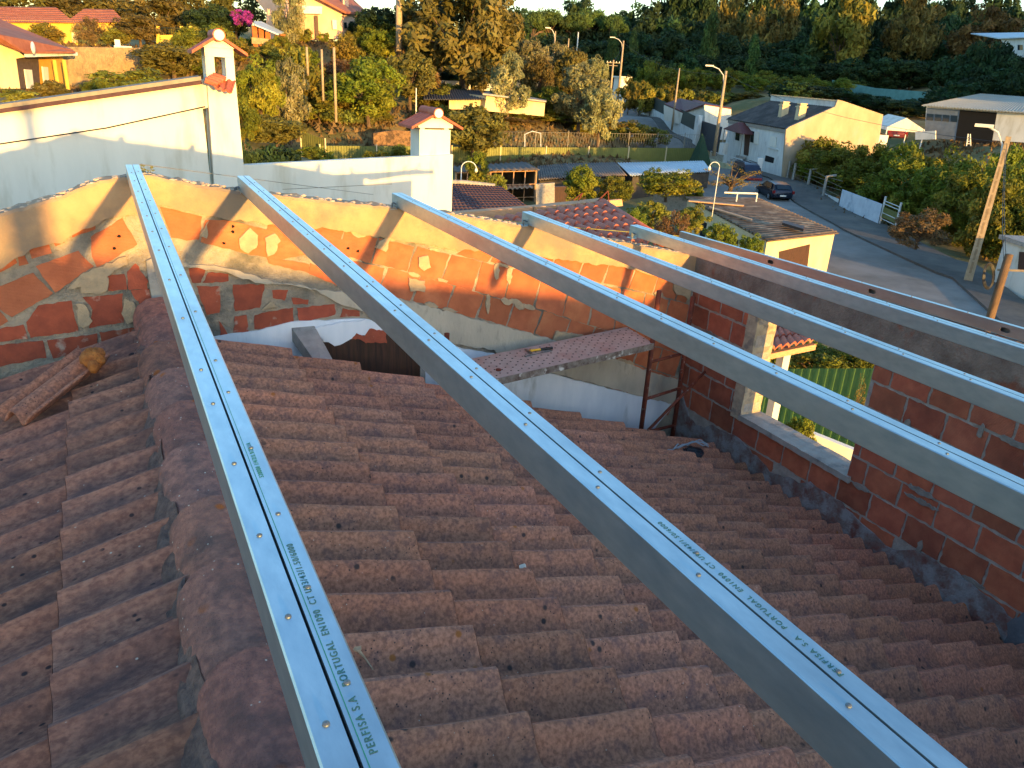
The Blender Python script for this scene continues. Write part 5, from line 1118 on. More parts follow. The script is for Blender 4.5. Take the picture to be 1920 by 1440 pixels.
m=MB(); m.prism([at(45,101,73),at(140,98,79),at(141,104,79),at(46,107,73)],(.2,.3,0)); m.build('fascia',WHITEB,h1)
for (pix,mm) in (([(47,130),(60,131),(64,166),(52,166)],WHITE),([(80,125),(90,126),(93,160),(84,160)],WHITE)):
    m=MB(); facade(m,B*.995,C*.995,pix,.1); m.build('door',mm,h1)
sd_=thing('satellite_dish','small pale satellite dish on the eave of the cream house','satellite dish',at(64,100,72)); m=MB(); m.tube([at(64,100,72),at(63,92,72)],.03,5); m.build('mast',MESH,sd_)
m=MB(); c=at(62,90,71.8); m.sphere(c,.45,14,8,(.35,.9,1)); m.build('dish',WHITEB,sd_,smooth=True)
h2=hs('low yellow house with two long terracotta roofs on the hillside, top left',base=at(130,88,104))
m=MB(); facade(m,at(-60,85,104),at(225,88,104),[(-60,38),(30,38),(225,40),(232,84),(120,86),(-60,80)],6); m.build('walls',YELLOW,h2)
m=MB(); 
patch(m,at(-60,12,112),at(105,14,112),at(140,43,103),at(-60,42,103),waves=60,amp=.06,steps=8,sa=.05,per=3); patch(m,at(158,17,112),at(212,18,112),at(235,42,103),at(122,43,103),waves=26,amp=.06,steps=8,sa=.05,per=3); m.build('roof',TROOF,h2)
for px_ in (60,134,200): m=MB(); facade(m,at(-60,85,103.8),at(225,88,103.8),[(px_,60),(px_+11,60),(px_+12,80),(px_+1,80)],.05); m.build('window',GLASS,h2)
m=MB(); facade(m,at(125,165,84),at(280,150,90),[(128,88),(279,90),(276,128),(200,155),(150,168),(128,160)],.6); single(m,'retaining_wall',STONE,'broad tan retaining wall below the yellow house','wall')
yf_=thing('yellow_gate_wall','yellow garden wall with pillars and dark railings right of the yellow house','fence',at(325,80,98))
m=MB(); A=at(285,80,98);B=at(366,82,98); facade(m,A,B,[(293,66),(360,64),(361,84),(293,84)],.3); m.build('wall',YELLOW,yf_)
for px_ in (296,340,357): m=MB(); facade(m,A*.996,B*.996,[(px_-3,49),(px_+3,49),(px_+3,84),(px_-3,84)],.4); m.build('pillar',YELLOW,yf_)
m=MB(); [m.tube([at(300+k*4,66,98),at(300+k*4,52,98)],.03,4) for k in range(14)]; m.tube([at(298,52,98),at(356,53,98)],.04,4); m.build('railing',GREEND,yf_)
m=MB(); c=at(230,84,93); m.box((c[0]-.8,c[1]-.4,c[2]-.5),(c[0]+.8,c[1]+.4,c[2]-.1)); m.box((c[0]-.7,c[1]-.3,c[2]-.1),(c[0]-.2,c[1]+.3,c[2]+.45)); single(m,'stone_barbecue',WHITEB,'small pale garden barbecue on top of the retaining wall','barbecue')
h3=hs('peach coloured two storey house with terracotta roofs and balcony, top centre left',base=at(590,75,106))
A=at(495,72,104);B=at(640,75,104);C=at(684,78,112)
m=MB(); facade(m,A,B,[(457,-30),(560,-30),(642,20),(642,72),(497,78),(500,25)],6); m.build('front',PEACH,h3)
m=MB(); facade(m,B,C,[(642,20),(684,26),(684,72),(642,72)],.5); m.build('side',PEACH,h3)
m=MB(); m.prism([at(575,-10,102.5),at(592,-4,102.5),at(648,26,103),at(690,28,112),at(660,0,118),at(620,-25,118),at(560,-30,110)],(0,0,.25)); m.build('roof',TROOF,h3)
m=MB(); c=at(647,8,108); m.box((c[0]-.35,c[1]-.35,c[2]-1.5),(c[0]+.35,c[1]+.35,c[2]+1.6)); m.build('chimney',PEACH,h3)
m=MB(); facade(m,at(555,25,102.9),at(605,25,102.9),[(556,10),(604,12),(604,26),(556,25)],.2); m.build('balcony',WHITEB,h3)
for pix,mm,nm in (([(562,30),(588,30),(590,75),(566,75)],mat('garage_door','C9A07C','BD9470',2,.8),'garage_door'),([(590,29),(596,29),(598,75),(592,75)],WOODD,'post'),([(623,37),(631,38),(632,55),(624,55)],WHITE,'shutter')):
    m=MB(); facade(m,A*.996,B*.996,pix,.1); m.build(nm,mm,h3)
for pix in ([(646,42),(650,42),(651,53),(647,53)],[(658,40),(662,40),(663,51),(659,51)]):
    m=MB(); facade(m,B*.996,C*.996,pix,.1); m.build('window',GLASS,h3)
pg=thing('garden_pergola','small open shelter with sloping grey roof and orange brick posts below the peach house','shelter',at(500,78,95))
m=MB(); m.prism([at(476,42,95),at(490,42,97),at(532,62,96),at(522,66,93),at(478,48,93)],(0,0,.12)); m.build('roof',CORRW,pg)
for px_,yt in ((478,48),(490,54),(502,60),(520,66),(530,64)): m=MB(); c=at(px_,76,94); e_=at(px_,yt,94); m.box((c[0]-.25,c[1]-.25,c[2]-.6),(c[0]+.25,c[1]+.25,e_[2])); m.build('post',mat('orange_brick_post','B4602E','9C5026',3,.9) if px_==478 else bpy.data.materials['orange_brick_post'],pg)
m=MB(); facade(m,at(470,80,93.5),at(535,82,93.5),[(472,70),(535,76),(535,86),(472,82)],.3); m.build('base_wall',STONE,pg)

# ------------------------------------------------------------ cars
def car(lab,p,ang,L,W,H,paint,van=False,name='parked_car'):
    t=thing(name,lab,'car' if not van else 'van',p); R=Matrix.Translation(Vector([float(a) for a in p]))@Matrix.Rotation(ang,4,'Z')
    def nm(): q=MB(); q.m=R; return q
    if van: st=[(-L/2,.45,.55,1.7,.86),(-L/2+.08,.3,.9,H-.05,.92),(-L*.2,.25,1.0,H,.93),(L*.12,.25,1.0,H,.93),(L*.22,.25,1.0,H-.12,.9),(L*.33,.25,.95,1.15,.85),(L*.46,.28,.75,.95,.8),(L/2,.4,.6,.62,.72)]
    else: st=[(-L/2,.42,.72,.80,.86),(-L/2+.10,.3,.86,.98,.90),(-L/2+.42,.24,.9,H-.1,.86),(-L*.2,.2,.9,H,.82),(L*.02,.2,.9,H-.01,.82),(L*.1,.2,.88,H-.1,.82),(L*.25,.22,.86,.93,.86),(L*.42,.24,.74,.8,.82),(L*.49,.32,.6,.64,.74),(L/2,.4,.5,.52,.6)]
    m=nm(); vs=[];n=0
    for (x,zb,zs,zt,wt) in st:
        w_=W/2; ring=[(x,-w_*.86*wt/.9,zb),(x,-w_*wt/.9*.98,zb+.16),(x,-w_*wt/.9,zs*.9),(x,-w_*wt/.9*.95,zs),(x,-w_*(.74 if zt>zs+.2 else .85),zt-.04),(x,-w_*.5,zt),(x,w_*.5,zt),(x,w_*(.74 if zt>zs+.2 else .85),zt-.04),(x,w_*wt/.9*.95,zs),(x,w_*wt/.9,zs*.9),(x,w_*wt/.9*.98,zb+.16),(x,w_*.86*wt/.9,zb)]
        vs+=ring; n=len(ring)
    k=len(st); fs=[(i*n+j,(i+1)*n+j,(i+1)*n+(j+1)%n,i*n+(j+1)%n) for i in range(k-1) for j in range(n)]+[tuple(range(n)),tuple((k-1)*n+j for j in range(n))]
    m.add(vs,fs); bo=m.build('body',paint,t,smooth=True); es=bo.modifiers.new('e','EDGE_SPLIT'); es.split_angle=math.radians(38)
    for wx in (-L*.30,L*.31):
        for s_ in (-1,1):
            m=nm(); r=.31; m.tube([(wx,s_*(W/2-.2),r),(wx,s_*(W/2-.015),r)],r,18); wo=m.build('wheel',TYRE,t); m=nm(); m.tube([(wx,s_*(W/2-.05),r),(wx,s_*(W/2+.0),r)],r*.62,14); m.build('rim',RIM,wo)
    if not van:
        m=nm(); m.hexa([(-L/2+.10,-.55*W/1.7*.95,1.0),(-L/2+.10,.55*W/1.7*.95,1.0),(-L/2+.36,.5,H-.14),(-L/2+.36,-.5,H-.14)],[(-L/2+.05,-.53,1.0),(-L/2+.05,.53,1.0),(-L/2+.31,.5,H-.13),(-L/2+.31,-.5,H-.13)]); m.build('rear_window',GLASS,t)
        for s_ in (-1,1):
            m=nm(); a=W/2*.955;b=W/2*.78; m.hexa([(-L*.36,s_*a,.96),(L*.19,s_*a,.93),(L*.05,s_*b,H-.12),(-L*.30,s_*b,H-.12)],[(-L*.36,s_*(a+.02),.97),(L*.19,s_*(a+.02),.94),(L*.05,s_*(b+.02),H-.11),(-L*.30,s_*(b+.02),H-.11)]); m.build('side_window',GLASS,t)
            m=nm(); m.box((-L/2-.03,s_*W*.46-.13,.66),(-L/2+.14,s_*W*.46+.06,.88)); m.build('tail_light',LAMPR,t)
            m=nm(); m.box((L*.12,s_*(W/2+.0)-.02,.93),(L*.17,s_*(W/2+.16),1.05)); m.build('mirror',paint,t)
        m=nm(); m.box((-L/2-.06,-W*.44,.36),(-L/2+.08,W*.44,.58)); m.build('bumper',paint,t)
        m=nm(); m.box((-L/2-.075,-.26,.44),(-L/2-.058,.26,.55)); m.build('number_plate',WHITE,t)
    else:
        m=nm(); m.hexa([(L*.22,-.66,1.05+.45),(L*.22,.66,1.5),(L*.34,.7,1.1),(L*.34,-.7,1.1)],[(L*.245,-.66,1.53),(L*.245,.66,1.53),(L*.365,.7,1.13),(L*.365,-.7,1.13)]); m.build('windscreen',GLASS,t)
        for s_ in (-1,1): m=nm(); m.hexa([(0,s_*W/2*.99,1.1),(L*.28,s_*W/2*.96,1.1),(L*.2,s_*W/2*.9,1.6),(0,s_*W/2*.9,1.6)],[(0,s_*W/2*1.03,1.1),(L*.28,s_*W/2*1.0,1.1),(L*.2,s_*W/2*.94,1.6),(0,s_*W/2*.94,1.6)]); m.build('side_window',GLASS,t)
        m=nm(); m.hexa([(L*.34,-.78,.9),(L*.34,.78,.9),(L*.50,.66,.62),(L*.50,-.66,.62)],[(L*.34,-.78,1.06),(L*.34,.78,1.06),(L*.505,.66,.78),(L*.505,-.66,.78)]); m.build('bonnet',REDP,t)
        m=nm(); 
        for k in (-.6,0,.6): m.box((-L*.4,k-.03,H),(L*.1,k+.03,H+.05))
        m.build('roof_rack',BLK,t)
    return t
rd=np.array(kerb[4])-np.array(kerb[3]); angc=math.atan2(rd[1],rd[0])
pc=onz(1452,378,-8.8); car('dark navy hatchback parked at the kerb, seen from behind',(pc[0]+1.3,pc[1]+1.6,-8.8),angc+.12,4.1,1.75,1.42,CARP)
pv=onz(1398,345,-8.8); car('dark blue van with roof bars and red bonnet half hidden behind the gnarled bush',(pv[0],pv[1],-8.8),angc+PI+.1,4.4,1.8,1.95,VANP,van=True,name='parked_van')
car('red car parked in the shade under the white canopy',at(1682,262,90),.6,4.,1.7,1.4,mat('dull_red_paint','6A2018',None,rough=.5))
gpipe=thing('roof_pipe_rail','pale pipe rail standing on the far end of the garage roof','rail',onz(1390,372,-6.5))
a,b=onz(1358,361,-6.0),onz(1420,363,-6.0); m=MB(); m.tube([a,b],.05,6); m.build('rail',WHITEB,gpipe)
for t_ in (.4,1.): m=MB(); p=a+(b-a)*t_; m.tube([p,(p[0],p[1],p[2]-.7)],.04,6); m.build('support',WHITEB,gpipe)
m=MB(); c=at(1312,300,84); m.add([c+np.array(v) for v in ((-1,-1,-.9),(1.2,-.8,-1),(1,1,-.9),(-1,.8,-.9),(-.2,0,2.6),(.3,.2,2.3))],[(0,1,5,4),(1,2,5),(2,3,4,5),(3,0,4)]); single(m,'tarpaulin_heap',TARP,'dark green tarpaulin draped over a heap at the end of the olive green fence','tarpaulin')

# ------------------------------------------------------------ trees
def crown(seed,ncl,nleaf,ls,shape,flat=1.,spread=1.,aspect=1.4,droop=0,up=False):
    r=np.random.default_rng(seed); 
    d=r.normal(size=(ncl,3)); d/=np.linalg.norm(d,axis=1)[:,None]; rad=r.uniform(.25,1,ncl)**.5
    c=d*rad[:,None]*np.array([1,1,.9])
    if shape=='cone': c[:,2]=r.uniform(-1,1,ncl); k=(1-(c[:,2]+1)/2)**.8*.9+.08; a=r.uniform(0,2*PI,ncl); c[:,0]=np.cos(a)*k*r.uniform(.3,1,ncl); c[:,1]=np.sin(a)*k*r.uniform(.3,1,ncl)
    if shape=='umbrella': c[:,2]=np.abs(c[:,2])*.9-.35
    cr=r.uniform(.16,.34,ncl)*spread; tn=r.uniform(.62,1.25,ncl)
    n=ncl*nleaf; ci=np.repeat(np.arange(ncl),nleaf); dd=r.normal(size=(n,3)); dd/=np.linalg.norm(dd,axis=1)[:,None]
    p=c[ci]+dd*cr[ci][:,None]*(r.uniform(.45,1.08,n)**.6)[:,None]*np.array([1,1,.8]); 
    nr=dd+r.normal(size=(n,3))*.55; nr/=np.linalg.norm(nr,axis=1)[:,None]
    ax=r.normal(size=(n,3)); 
    if up: ax=ax*.25+np.array([0,0,1.])
    u=np.cross(nr,ax); u/=np.linalg.norm(u,axis=1)[:,None]; v=np.cross(nr,u); s=ls*r.uniform(.6,1.4,n)[:,None]
    u*=s; v*=s*aspect
    V=np.stack([p-v*1.0,p+u*.55-v*.1,p+v*1.0,p-u*.55-v*.1],1).reshape(-1,3)
    me=bpy.data.meshes.new('crown'); F=np.arange(n*4).reshape(-1,4)
    me.from_pydata(V.tolist(),[],F.tolist()); a_=me.color_attributes.new('tint','FLOAT_COLOR','CORNER'); t=tn[ci]*r.uniform(.8,1.2,n); col=np.ones((n,4,4),np.float32); hv=r.uniform(-.08,.12,n)
    col[:,:,0]=(t*(1+hv))[:,None]; col[:,:,1]=t[:,None]; col[:,:,2]=(t*(1-.2*hv))[:,None]; a_.data.foreach_set('color',col.ravel()); return me,c,cr
def trunkmesh(seed,c,r_=.05,limbs=9,base=-1.6):
    rn=random.Random(seed); m=MB(); m.tube([(0,0,base),(.03,.02,base*.5),(.0,.0,-.2)],[r_*1.5,r_*1.1,r_*.8],7)
    for k in rn.sample(range(len(c)),min(limbs,len(c))):
        e=c[k]; m.tube([(0,0,-.75+.4*rn.random()),(e[0]*.5,e[1]*.5,e[2]*.35-.2),tuple(e)],[r_*.6,r_*.4,r_*.12],5)
    n=len(m.v); me=bpy.data.meshes.new('trunk'); me.from_pydata([tuple(v) for v in m.v],[],m.f); me.materials.append(BARK); return me
KIND={}
def mk(kind,var,ncl,nleaf,ls,shape='ball',leafmat=None,**k):
    me,c,cr=crown(hash((kind,var))%1000 if False else (sum(map(ord,kind))*7+var),ncl,nleaf,ls,shape,**{a:b for a,b in k.items() if a in('flat','spread','aspect','droop','up')})
    me.materials.append(LF[leafmat or kind]); tm=trunkmesh(var+5,c,k.get('tr',.05),k.get('limbs',8),k.get('base',-1.6)); KIND.setdefault(kind,[]).append((me,tm))
for v in range(3): mk('oak',v,75,100,.055,spread=1.0); mk('wood',v,70,100,.06)
for v in range(3): mk('citrus',v,75,110,.045,spread=.9,tr=.04,base=-1.3)
for v in range(2): mk('olive',v,80,90,.04,spread=.85,aspect=1.8); mk('shrub',v,45,90,.06,base=-1.15,tr=.03); mk('pine',v,55,110,.045,'umbrella',spread=1.1,aspect=2,base=-2.2)
mk('dry',0,45,80,.04,aspect=2.2,base=-1.1,tr=.035,limbs=24); mk('reed',0,40,80,.09,aspect=4,up=True,base=-1.05,tr=.01); mk('conifer',0,60,90,.05,'cone',leafmat='pine',aspect=2,base=-1.3); mk('conifer',1,60,90,.05,'cone',leafmat='pine',aspect=2,base=-1.3)
mk('bare',0,26,40,.03,leafmat='brown',spread=.8,aspect=1.8,base=-1.2,tr=.06,limbs=26); mk('brown',0,60,90,.055); mk('bloom',0,30,80,.07,leafmat='dry',base=-1.2,tr=.03)
KIND['bloom'][0][0].materials.clear(); KIND['bloom'][0][0].materials.append(PURP)
tcount=0
def place(kind,x,y,zb,ztop,rx,name,label,cat,group=None,low=.25,ry=None,trunk=True):
    global tcount
    tcount+=1; vs=KIND[kind]; me,tm=vs[tcount%len(vs)]; H=ztop-zb; cz=zb+H*(low+(1-low)/2); hz=H*(1-low)/2
    root=bpy.data.objects.new(name,None); COL.objects.link(root); root.location=(x,y,zb); root.rotation_euler=(0,0,random.uniform(0,6.28)); root.empty_display_size=.3; setp(root,label,cat,group)
    c=bpy.data.objects.new('crown',me); COL.objects.link(c); c.parent=root; c.location=(0,0,cz-zb); c.scale=(rx,ry or rx,hz)
    if trunk:
        t=bpy.data.objects.new('trunk',tm); COL.objects.link(t); t.parent=root; t.location=(0,0,cz-zb); t.scale=(rx,rx,max(hz,(cz-zb)/1.55))
    return root
def tree(kind,px,ytop,d,wpx,name,label,cat='tree',group=None,low=.25,ybase=None,trunk=True):
    ym=ytop+40 if ybase is None else (ytop+ybase)/2
    p=at(px,ym,d); x,y=p[0],p[1]; zt=at(px,ytop,d)[2]; zb=T(x,y)-.1
    if ybase is not None: zb=at(px,ybase,d)[2]-.1
    if zt<zb+1: zt=zb+1
    dist=np.linalg.norm(p); rx=wpx/2/FPX*(p@fw)*1.0
    return place(kind,x,y,zb,zt,rx/.98,name,label,cat,group,low,trunk=trunk)
K=lambda s:s
# hillside, left
TL=[('oak',30,-25,125,150,'broad olive brown tree behind the yellow house, top left corner'),('oak',130,-30,125,130,'tall dark tree between the two terracotta roofs of the yellow house'),('oak',215,-20,122,110,'spreading tree over the right roof of the yellow house'),
('oak',300,-10,112,120,'wide olive tree right of the yellow house'),('oak',360,-25,115,110,'tall dark tree behind the yellow garden wall'),('wood',395,5,104,85,'dense green tree behind the tall chimney'),('oak',440,-40,115,90,'tall tree behind the bougainvillea'),
('dry',172,30,98,52,'bare reddish brown bush before the yellow house'),('shrub',222,52,96,52,'green shrub before the yellow house'),('oak',262,28,98,80,'round brownish tree above the retaining wall'),('shrub',90,42,98,56,'low pale shrub in front of the yellow house'),
('oak',325,78,84,125,'dark bushy tree right of the retaining wall'),('shrub',300,90,88,60,'yellow green bush at the end of the retaining wall'),('shrub',255,125,62,140,'sunlit yellow green bushes above the white roof edge'),('citrus',190,148,58,70,'dark green bush at the foot of the cream house'),
('shrub',30,165,60,90,'leafy bush in front of the cream house porch, far left'),('oak',100,150,62,60,'small shrub beside the porch columns'),('olive',540,-45,97,62,'thin feathery pine before the peach house'),('shrub',440,70,86,80,'yellow green tree behind the tall chimney cap'),
('citrus',485,98,62,92,'round bright green bush right of the tall chimney'),('shrub',560,82,80,95,'yellow green shrub right of the round bush'),('shrub',500,80,88,70,'golden bush below the garden shelter'),('citrus',455,180,56,60,'green shrub close behind the tall chimney shaft'),
('olive',540,110,74,80,'greyish fig tree with bare twigs near the leftmost pole'),('shrub',650,58,92,62,'yellow green conifer left of the stout pole'),('wood',708,8,100,82,'dark rounded evergreen left of the stout pole'),
('oak',520,215,58,110,'mixed dry shrubs above the dark hedge'),('shrub',600,190,64,90,'golden shrubs behind the stepped green fence'),('reed',640,205,64,80,'clump of pale green reeds left of the second chimney'),('reed',680,225,64,60,'smaller clump of reeds beside the larger one'),
('citrus',690,105,76,130,'large dark green fig tree in the middle of the garden'),('oak',770,92,84,95,'brownish tree right of the fig tree'),('shrub',625,140,78,70,'yellowish shrub left of the fig tree'),
('oak',870,-60,92,200,'huge olive brown oak with drooping crown, top centre'),('oak',795,-20,100,120,'bushy oak left of the huge one'),('oak',925,-5,108,110,'oak joined to the right side of the huge one'),('wood',965,30,112,80,'green pine crown right of the huge oak'),
('olive',955,96,84,78,'silvery grey green olive tree above the beige shed'),('olive',990,60,105,75,'pale olive tree behind the silvery one'),('olive',1045,80,112,70,'yellowish olive tree beside the distant slim pole'),('oak',1010,105,100,60,'brownish tree between the olives'),
('olive',1092,118,88,105,'large silvery olive tree left of the road'),('olive',1128,150,84,80,'silvery olive tree nearest the road bend'),('oak',1070,90,108,70,'dark tree behind the large silvery olive'),('olive',1110,95,110,60,'tall pale tree above the large silvery olive'),
('shrub',820,195,72,90,'golden shrub behind the second chimney'),('oak',890,195,74,120,'broad dry shrub in front of the beige shed'),('shrub',960,205,74,90,'golden leafed shrub below the beige shed'),('oak',930,225,70,90,'brownish bramble bush above the olive green fence'),
('shrub',1010,210,76,70,'sunlit bush right of the beige shed'),('shrub',1060,205,78,90,'golden bushes left of the orange fruit tree'),('citrus',1030,160,90,60,'dark green bush between shed and olive'),('shrub',1120,215,76,90,'golden vine covered bush near the road'),
('shrub',1180,222,80,75,'yellow leafed tree beside the road'),('shrub',1225,238,82,60,'small golden tree at the end of the olive green fence'),('oak',1090,250,76,80,'low bramble at the foot of the vines'),('dry',950,262,72,120,'tangle of dry twigs behind the chain link fence'),('dry',870,258,70,70,'dry bramble beside the second chimney'),
('wood',515,262,42,110,'clipped dark green hedge behind the white parapet'),('wood',468,266,42,70,'left end bush of the dark hedge'),
('shrub',712,232,69,60,'golden shrub growing over the dry stone wall'),('oak',775,240,69,60,'brownish shrub between the dry stone wall and the second chimney'),('citrus',740,270,64,110,'dark shrub in front of the olive green fence left of the second chimney'),('citrus',590,275,60,70,'dark creeper at the left end of the olive green fence'),
('dry',640,110,90,80,'dry heathery bush below the peach house'),('dry',700,85,98,80,'dry reddish scrub beside the stout pole'),('dry',790,115,90,70,'brown scrub on the bank below the oaks')]
for kind,px,yt,d,w_,lab in TL:
    if 555<px<1300 and yt>150 and 'in front of' not in lab and 'creeper' not in lab and 'hedge' not in lab or 'dry twigs' in lab: d=max(d,float(np.interp(px,[560,850,1310],[76,82,101])))
    lowv=.12 if kind in('shrub','reed','dry') else .18
    if yt>=255: tree(kind,px,yt,d,w_,'hedge' if 'hedge' in lab else 'shrub',lab,'bush',low=.0)
    else: tree(kind,px,yt,d,w_,'shrub' if kind in('shrub','dry','reed') else 'tree',lab,'tree' if kind in('oak','wood','olive','citrus') else 'bush',low=lowv)
for k in range(7):
    tree('shrub',(455,530,585,650,820,905,1035)[k],(140,150,165,170,165,232,235)[k],(72,80,80,80,90,86,92)[k],(70,70,60,60,50,60,60)[k],'shrub','small unkempt shrub in the terraced garden','bush',group='unkempt shrubs of the terraced garden',low=.05)
tree('bloom',450,18,101,34,'bougainvillea','bright purple bougainvillea above the garden shelter','bush',low=0,ybase=45); tree('bloom',463,20,100,26,'bougainvillea','second purple bougainvillea mound, right half of the pair','bush',low=0,ybase=47)
kb_=np.array([(np.array(a)+np.array(b))/2 for a,b in zip(kerb,rl)]); r9=random.Random(11); nn_=0
while nn_<95:
    x=r9.uniform(8,62); y=r9.uniform(74,108); az=math.atan2(x,y)
    if min(math.hypot(x-a[0],y-a[1]) for a in kb_)<8 or (x*.42+y<96-0 and x>30): 
        if x>30 and y< 76+ (x-30)*.42+3: continue
        if min(math.hypot(x-a[0],y-a[1]) for a in kb_)<8: continue
    zb=T(x,y); nn_+=1; h=r9.uniform(1.3,3.2); k_=('shrub','citrus','oak','citrus','wood','shrub')[nn_%6]
    place(k_,x,y,zb-.1,zb+h,h*.6,'shrub','small unkempt shrub in the terraced garden','bush','unkempt shrubs of the terraced garden',low=0,trunk=False)
# yard trees
for kind,px,yt,yb,d,w_,lab,nm in (('citrus',896,283,352,50,42,'slender green tree beside the white yard lamp','tree'),('shrub',927,325,372,42,46,'yellow green lemon bush over the dark tiled roof','tree'),('citrus',1090,306,392,42,72,'round orange tree in front of the grey sheds','fruit_tree'),
 ('citrus',1152,330,388,42,66,'loquat tree with drooping leaves right of the round orange tree','fruit_tree'),('citrus',1252,312,378,50,108,'broad round citrus tree below the pale shed roof','fruit_tree'),('citrus',1300,345,372,52,40,'small dark bush left of the gnarled tree','shrub'),
 ('bare',1372,304,366,56,108,'gnarled reddish tree with bare branches in front of the van','tree'),('shrub',1215,375,445,27,75,'bright leafy loquat between the annex and the garage','fruit_tree'),('citrus',1185,400,450,22,50,'leafy shrub at the right end of the annex roof','shrub'),
 ('citrus',1350,418,470,30,60,'dark leafy shrub against the side of the garage','shrub'),('citrus',1408,445,480,31,44,'small bright green shrub under the near corner of the garage','shrub'),('dry',1262,395,470,25,70,'bare grey twigs beside the leafy loquat','shrub'),
 ('shrub',1300,380,440,36,60,'golden bush at the far end of the garage wall','shrub'),('citrus',1540,640,720,26,150,'dark leafy shrub behind the green metal fence','shrub'),('citrus',1600,650,720,26,90,'second shrub behind the green metal fence, to the right','shrub'),
 ('citrus',1400,640,720,24,80,'dark shrub under the porch awning','shrub'),('citrus',1500,800,860,13.5,60,'low plant growing in the yard below the porch post','plant'),('bare',1605,745,790,14,50,'small reddish plant at the foot of the green metal fence','plant'),
 ('dry',1727,390,462,47,105,'rounded dry brown bush beside the pavement','shrub'),('citrus',1450,640,700,24,60,'shrub between the jamb and the porch post','shrub')):
    tree(kind,px,yt,d,w_,nm,lab,'tree' if 'tree' in nm else 'bush',low=.15 if 'tree' in nm else 0,ybase=yb)
# orange orchard right of the road
OR=[(1545,256,76,100),(1525,285,76,70),(1585,262,68,100),(1560,292,62,105),(1640,268,66,100),(1625,300,60,120),(1700,262,70,100),(1690,295,60,115),(1760,268,68,110),(1750,305,58,120),(1650,330,54,110),(1730,335,54,110),(1800,290,60,110),(1815,320,54,110),(1860,290,60,100),(1900,300,58,100),(1880,330,52,120),(1590,330,57,90),(1905,270,66,90),(1780,360,50,90),(1850,370,49,80),(1910,380,48,90)]
for px,yt,d,w_ in OR: tree('citrus',px,yt,max(d,float(np.interp(px,[1500,1560,1600,1640,1700,1760,1820,1900],[81,77,74,71,65,60,56,52]))),w_*1.05,'orange_tree','orange tree of the dense orchard between the road and the warehouse','tree',group='orange trees of the orchard beside the road',low=.02)
# golden trees behind the white garage, green orchard band, wood
for k in range(12): tree('shrub',1180+k*20,(140,150,155,160,158,165,162,168,170,172,178,182)[k],(128,126,125)[k%3],48,'tree','golden leafed orchard tree behind the white garage','tree',group='golden orchard trees behind the white garage',low=.05)
for k in range(22): tree('citrus',1215+k*18,(112,118,122,126)[k%4]+k*1.6,150-(k%3)*5,46,'tree','bright green orchard tree in the band below the dark wood','tree',group='green orchard trees below the dark wood',low=.0)
rr=random.Random(3)
W_=[]
for k in range(20): W_.append((985+k*52+rr.uniform(-12,12),(6,14,0,18)[k%4]-(38 if k>4 else 0)+rr.uniform(-8,8),235,90))
for k in range(19): W_.append((1000+k*52+rr.uniform(-12,12),(36 if k<4 else 18)+rr.uniform(-12,12),205,100))
for k in range(18): W_.append((1030+k*53+rr.uniform(-12,12),62+rr.uniform(-12,12)+(k>9)*8,180,92))
for k in range(15): W_.append((1180+k*53+rr.uniform(-10,10),96+rr.uniform(-8,8)+k*1.5,160,82))
for px,yt,d,w_ in W_:
    if px>1930: continue
    tree('wood',px,yt,d,w_,'woodland_tree','dark green tree of the shaded wood on the far slope','tree',group='trees of the dark wood on the far slope',low=.02)
for k,(px,yt,d,w_) in enumerate(((1480,150,118,80),(1530,158,120,80),(1580,165,122,80),(1630,178,122,80),(1685,185,120,80),(1735,178,125,80),(1790,150,128,90),(1840,135,132,90),(1890,125,132,90),(1925,120,130,90),(1800,95,140,90),(1850,98,138,80),(1900,100,136,80),(1866,68,139,70),(1835,74,139,60))): tree('wood',px,yt,d,w_,'woodland_tree','dark green tree standing right behind the white roadside house and the warehouse','tree',group='dark trees behind the roadside house and warehouse',low=.0)
for px,yt,d,w_ in ((1000,8,190,48),(1030,2,200,60),(1072,10,200,55),(1110,2,205,60),(1150,14,200,50)): tree('pine',px,yt,d,w_,'umbrella_pine','sunlit umbrella pine on the skyline','tree',group='umbrella pines on the skyline',low=.55)
for px,yt,d,w_ in ((1150,45,172,40),(1185,60,168,34),(1330,35,162,55),(1410,70,158,40)): tree('conifer',px,yt,d,w_,'conifer','pale green conifer standing out in the dark wood','tree',group='conifers in the dark wood',low=.05)
for px,yt,d,w_,lab in ((1590,-30,175,110,'tall golden poplar catching the last sun above the dark wood'),(1720,-20,178,100,'reddish brown tree catching the sun at the top of the wood'),(1455,-20,190,90,'olive brown tree catching the sun at the top of the wood'),(1380,-15,200,80,'brown tinted tree at the left part of the sunlit wood edge'),(1850,10,172,120,'brownish tree at the top right corner of the wood')):
    tree('brown' if px not in(1590,) else 'shrub',px,yt,d,w_,'tree',lab,'tree',low=.1)
# unseen trees added on the rise to the right to shade the far slope
for k in range(34):
    x=100+ (k%9)*13+rr.uniform(-3,3); y=38-(k//9)*14+rr.uniform(-3,3); zb=T(x,y); place('wood',x,y,zb,zb+17+rr.uniform(-3,3),9.5,'woodland_tree','tall unseen tree added on the right to shade the far slope','tree',group='unseen trees added for shade on the right')
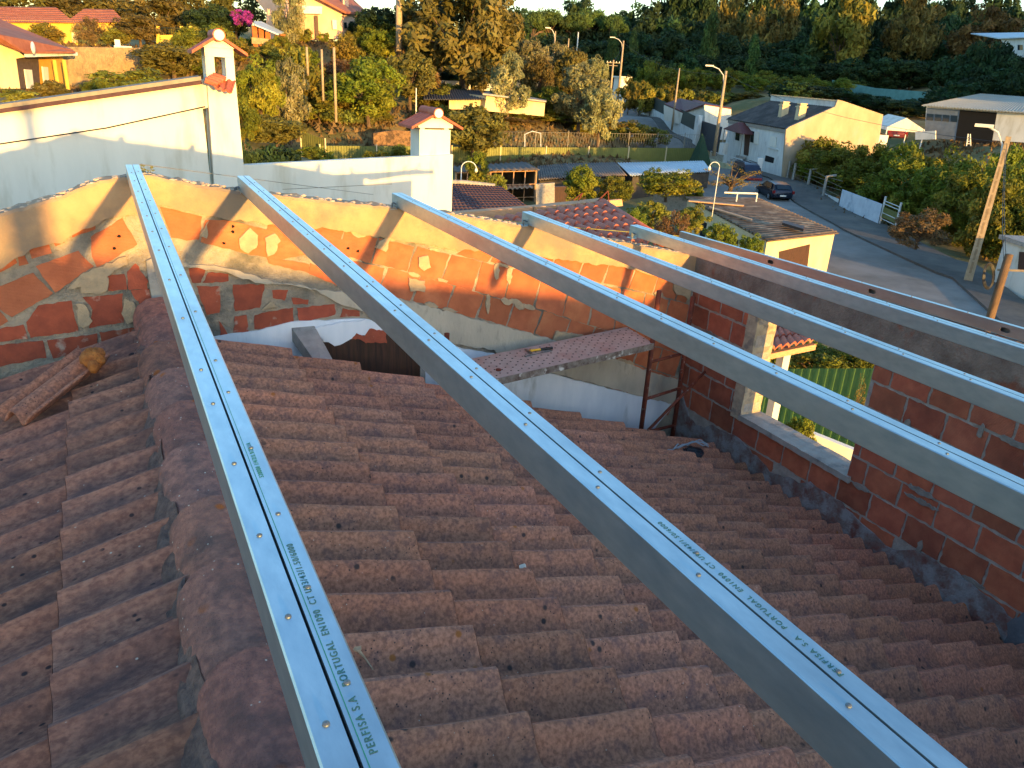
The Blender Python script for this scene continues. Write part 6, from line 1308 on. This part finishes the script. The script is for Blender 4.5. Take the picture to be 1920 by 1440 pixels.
# rough ground cover
def cover():
    r=np.random.default_rng(5); P=[]
    for (x0,x1,y0,y1,n) in ((5,62,62,104,9000),(-30,40,66,110,6000),(48,95,30,60,3500)):
        x=r.uniform(x0,x1,n); y=r.uniform(y0,y1,n); z=terr(x,y); P.append(np.stack([x,y,z],1))
    P=np.concatenate(P); n=len(P); kb=np.array(kerb)
    # keep the road clear
    a=np.array(rl); keep=np.ones(n,bool)
    for i in range(len(kb)-1):
        mid=(kb[i]+a[i]+kb[i+1]+a[i+1])/4
        for t in np.linspace(0,1,6):
            c=((kb[i]+a[i])/2)*(1-t)+((kb[i+1]+a[i+1])/2)*t; keep&=((P[:,0]-c[0])**2+(P[:,1]-c[1])**2)>6.5**2
    P=P[keep]; n=len(P); h=r.uniform(.15,.5,n); ang=r.uniform(0,PI,n); u=np.stack([np.cos(ang),np.sin(ang),np.zeros(n)],1)*r.uniform(.1,.3,n)[:,None]; t=np.stack([r.normal(size=n)*.15,r.normal(size=n)*.15,h],1)
    V=np.stack([P-u,P+u,P+t],1).reshape(-1,3); me=bpy.data.meshes.new('weeds'); me.from_pydata(V.tolist(),[],np.arange(n*3).reshape(-1,3).tolist())
    at_=me.color_attributes.new('tint','FLOAT_COLOR','CORNER'); c=np.ones((n,3,4),np.float32); c[:,:,:3]=r.uniform(.6,1.3,n)[:,None,None]; at_.data.foreach_set('color',c.ravel()); me.materials.append(LF['dry']); o=bpy.data.objects.new('weeds',me); COL.objects.link(o)
    setp(o,'dry weeds and undergrowth covering the garden slopes','weeds',kind='stuff')
cover()
m=MB(); r_=random.Random(2); c=ony(272,322,6.6)
for k in range(26): 
    d=np.array([r_.uniform(-.06,.06),r_.uniform(-.05,.05),r_.uniform(.03,.13)]); m.tube([c+np.array([0,0,-.12]),c+d*.6+np.array([0,0,-.1]),c+d-np.array([0,0,.08])],[.004,.003,.001],4)
    m.sphere(c+d-np.array([0,0,.08]),.012,5,4,(1,1,.5))
single(m,'wall_weed',LF['olive'],'small grey green weed growing behind the top of the first beam','plant')
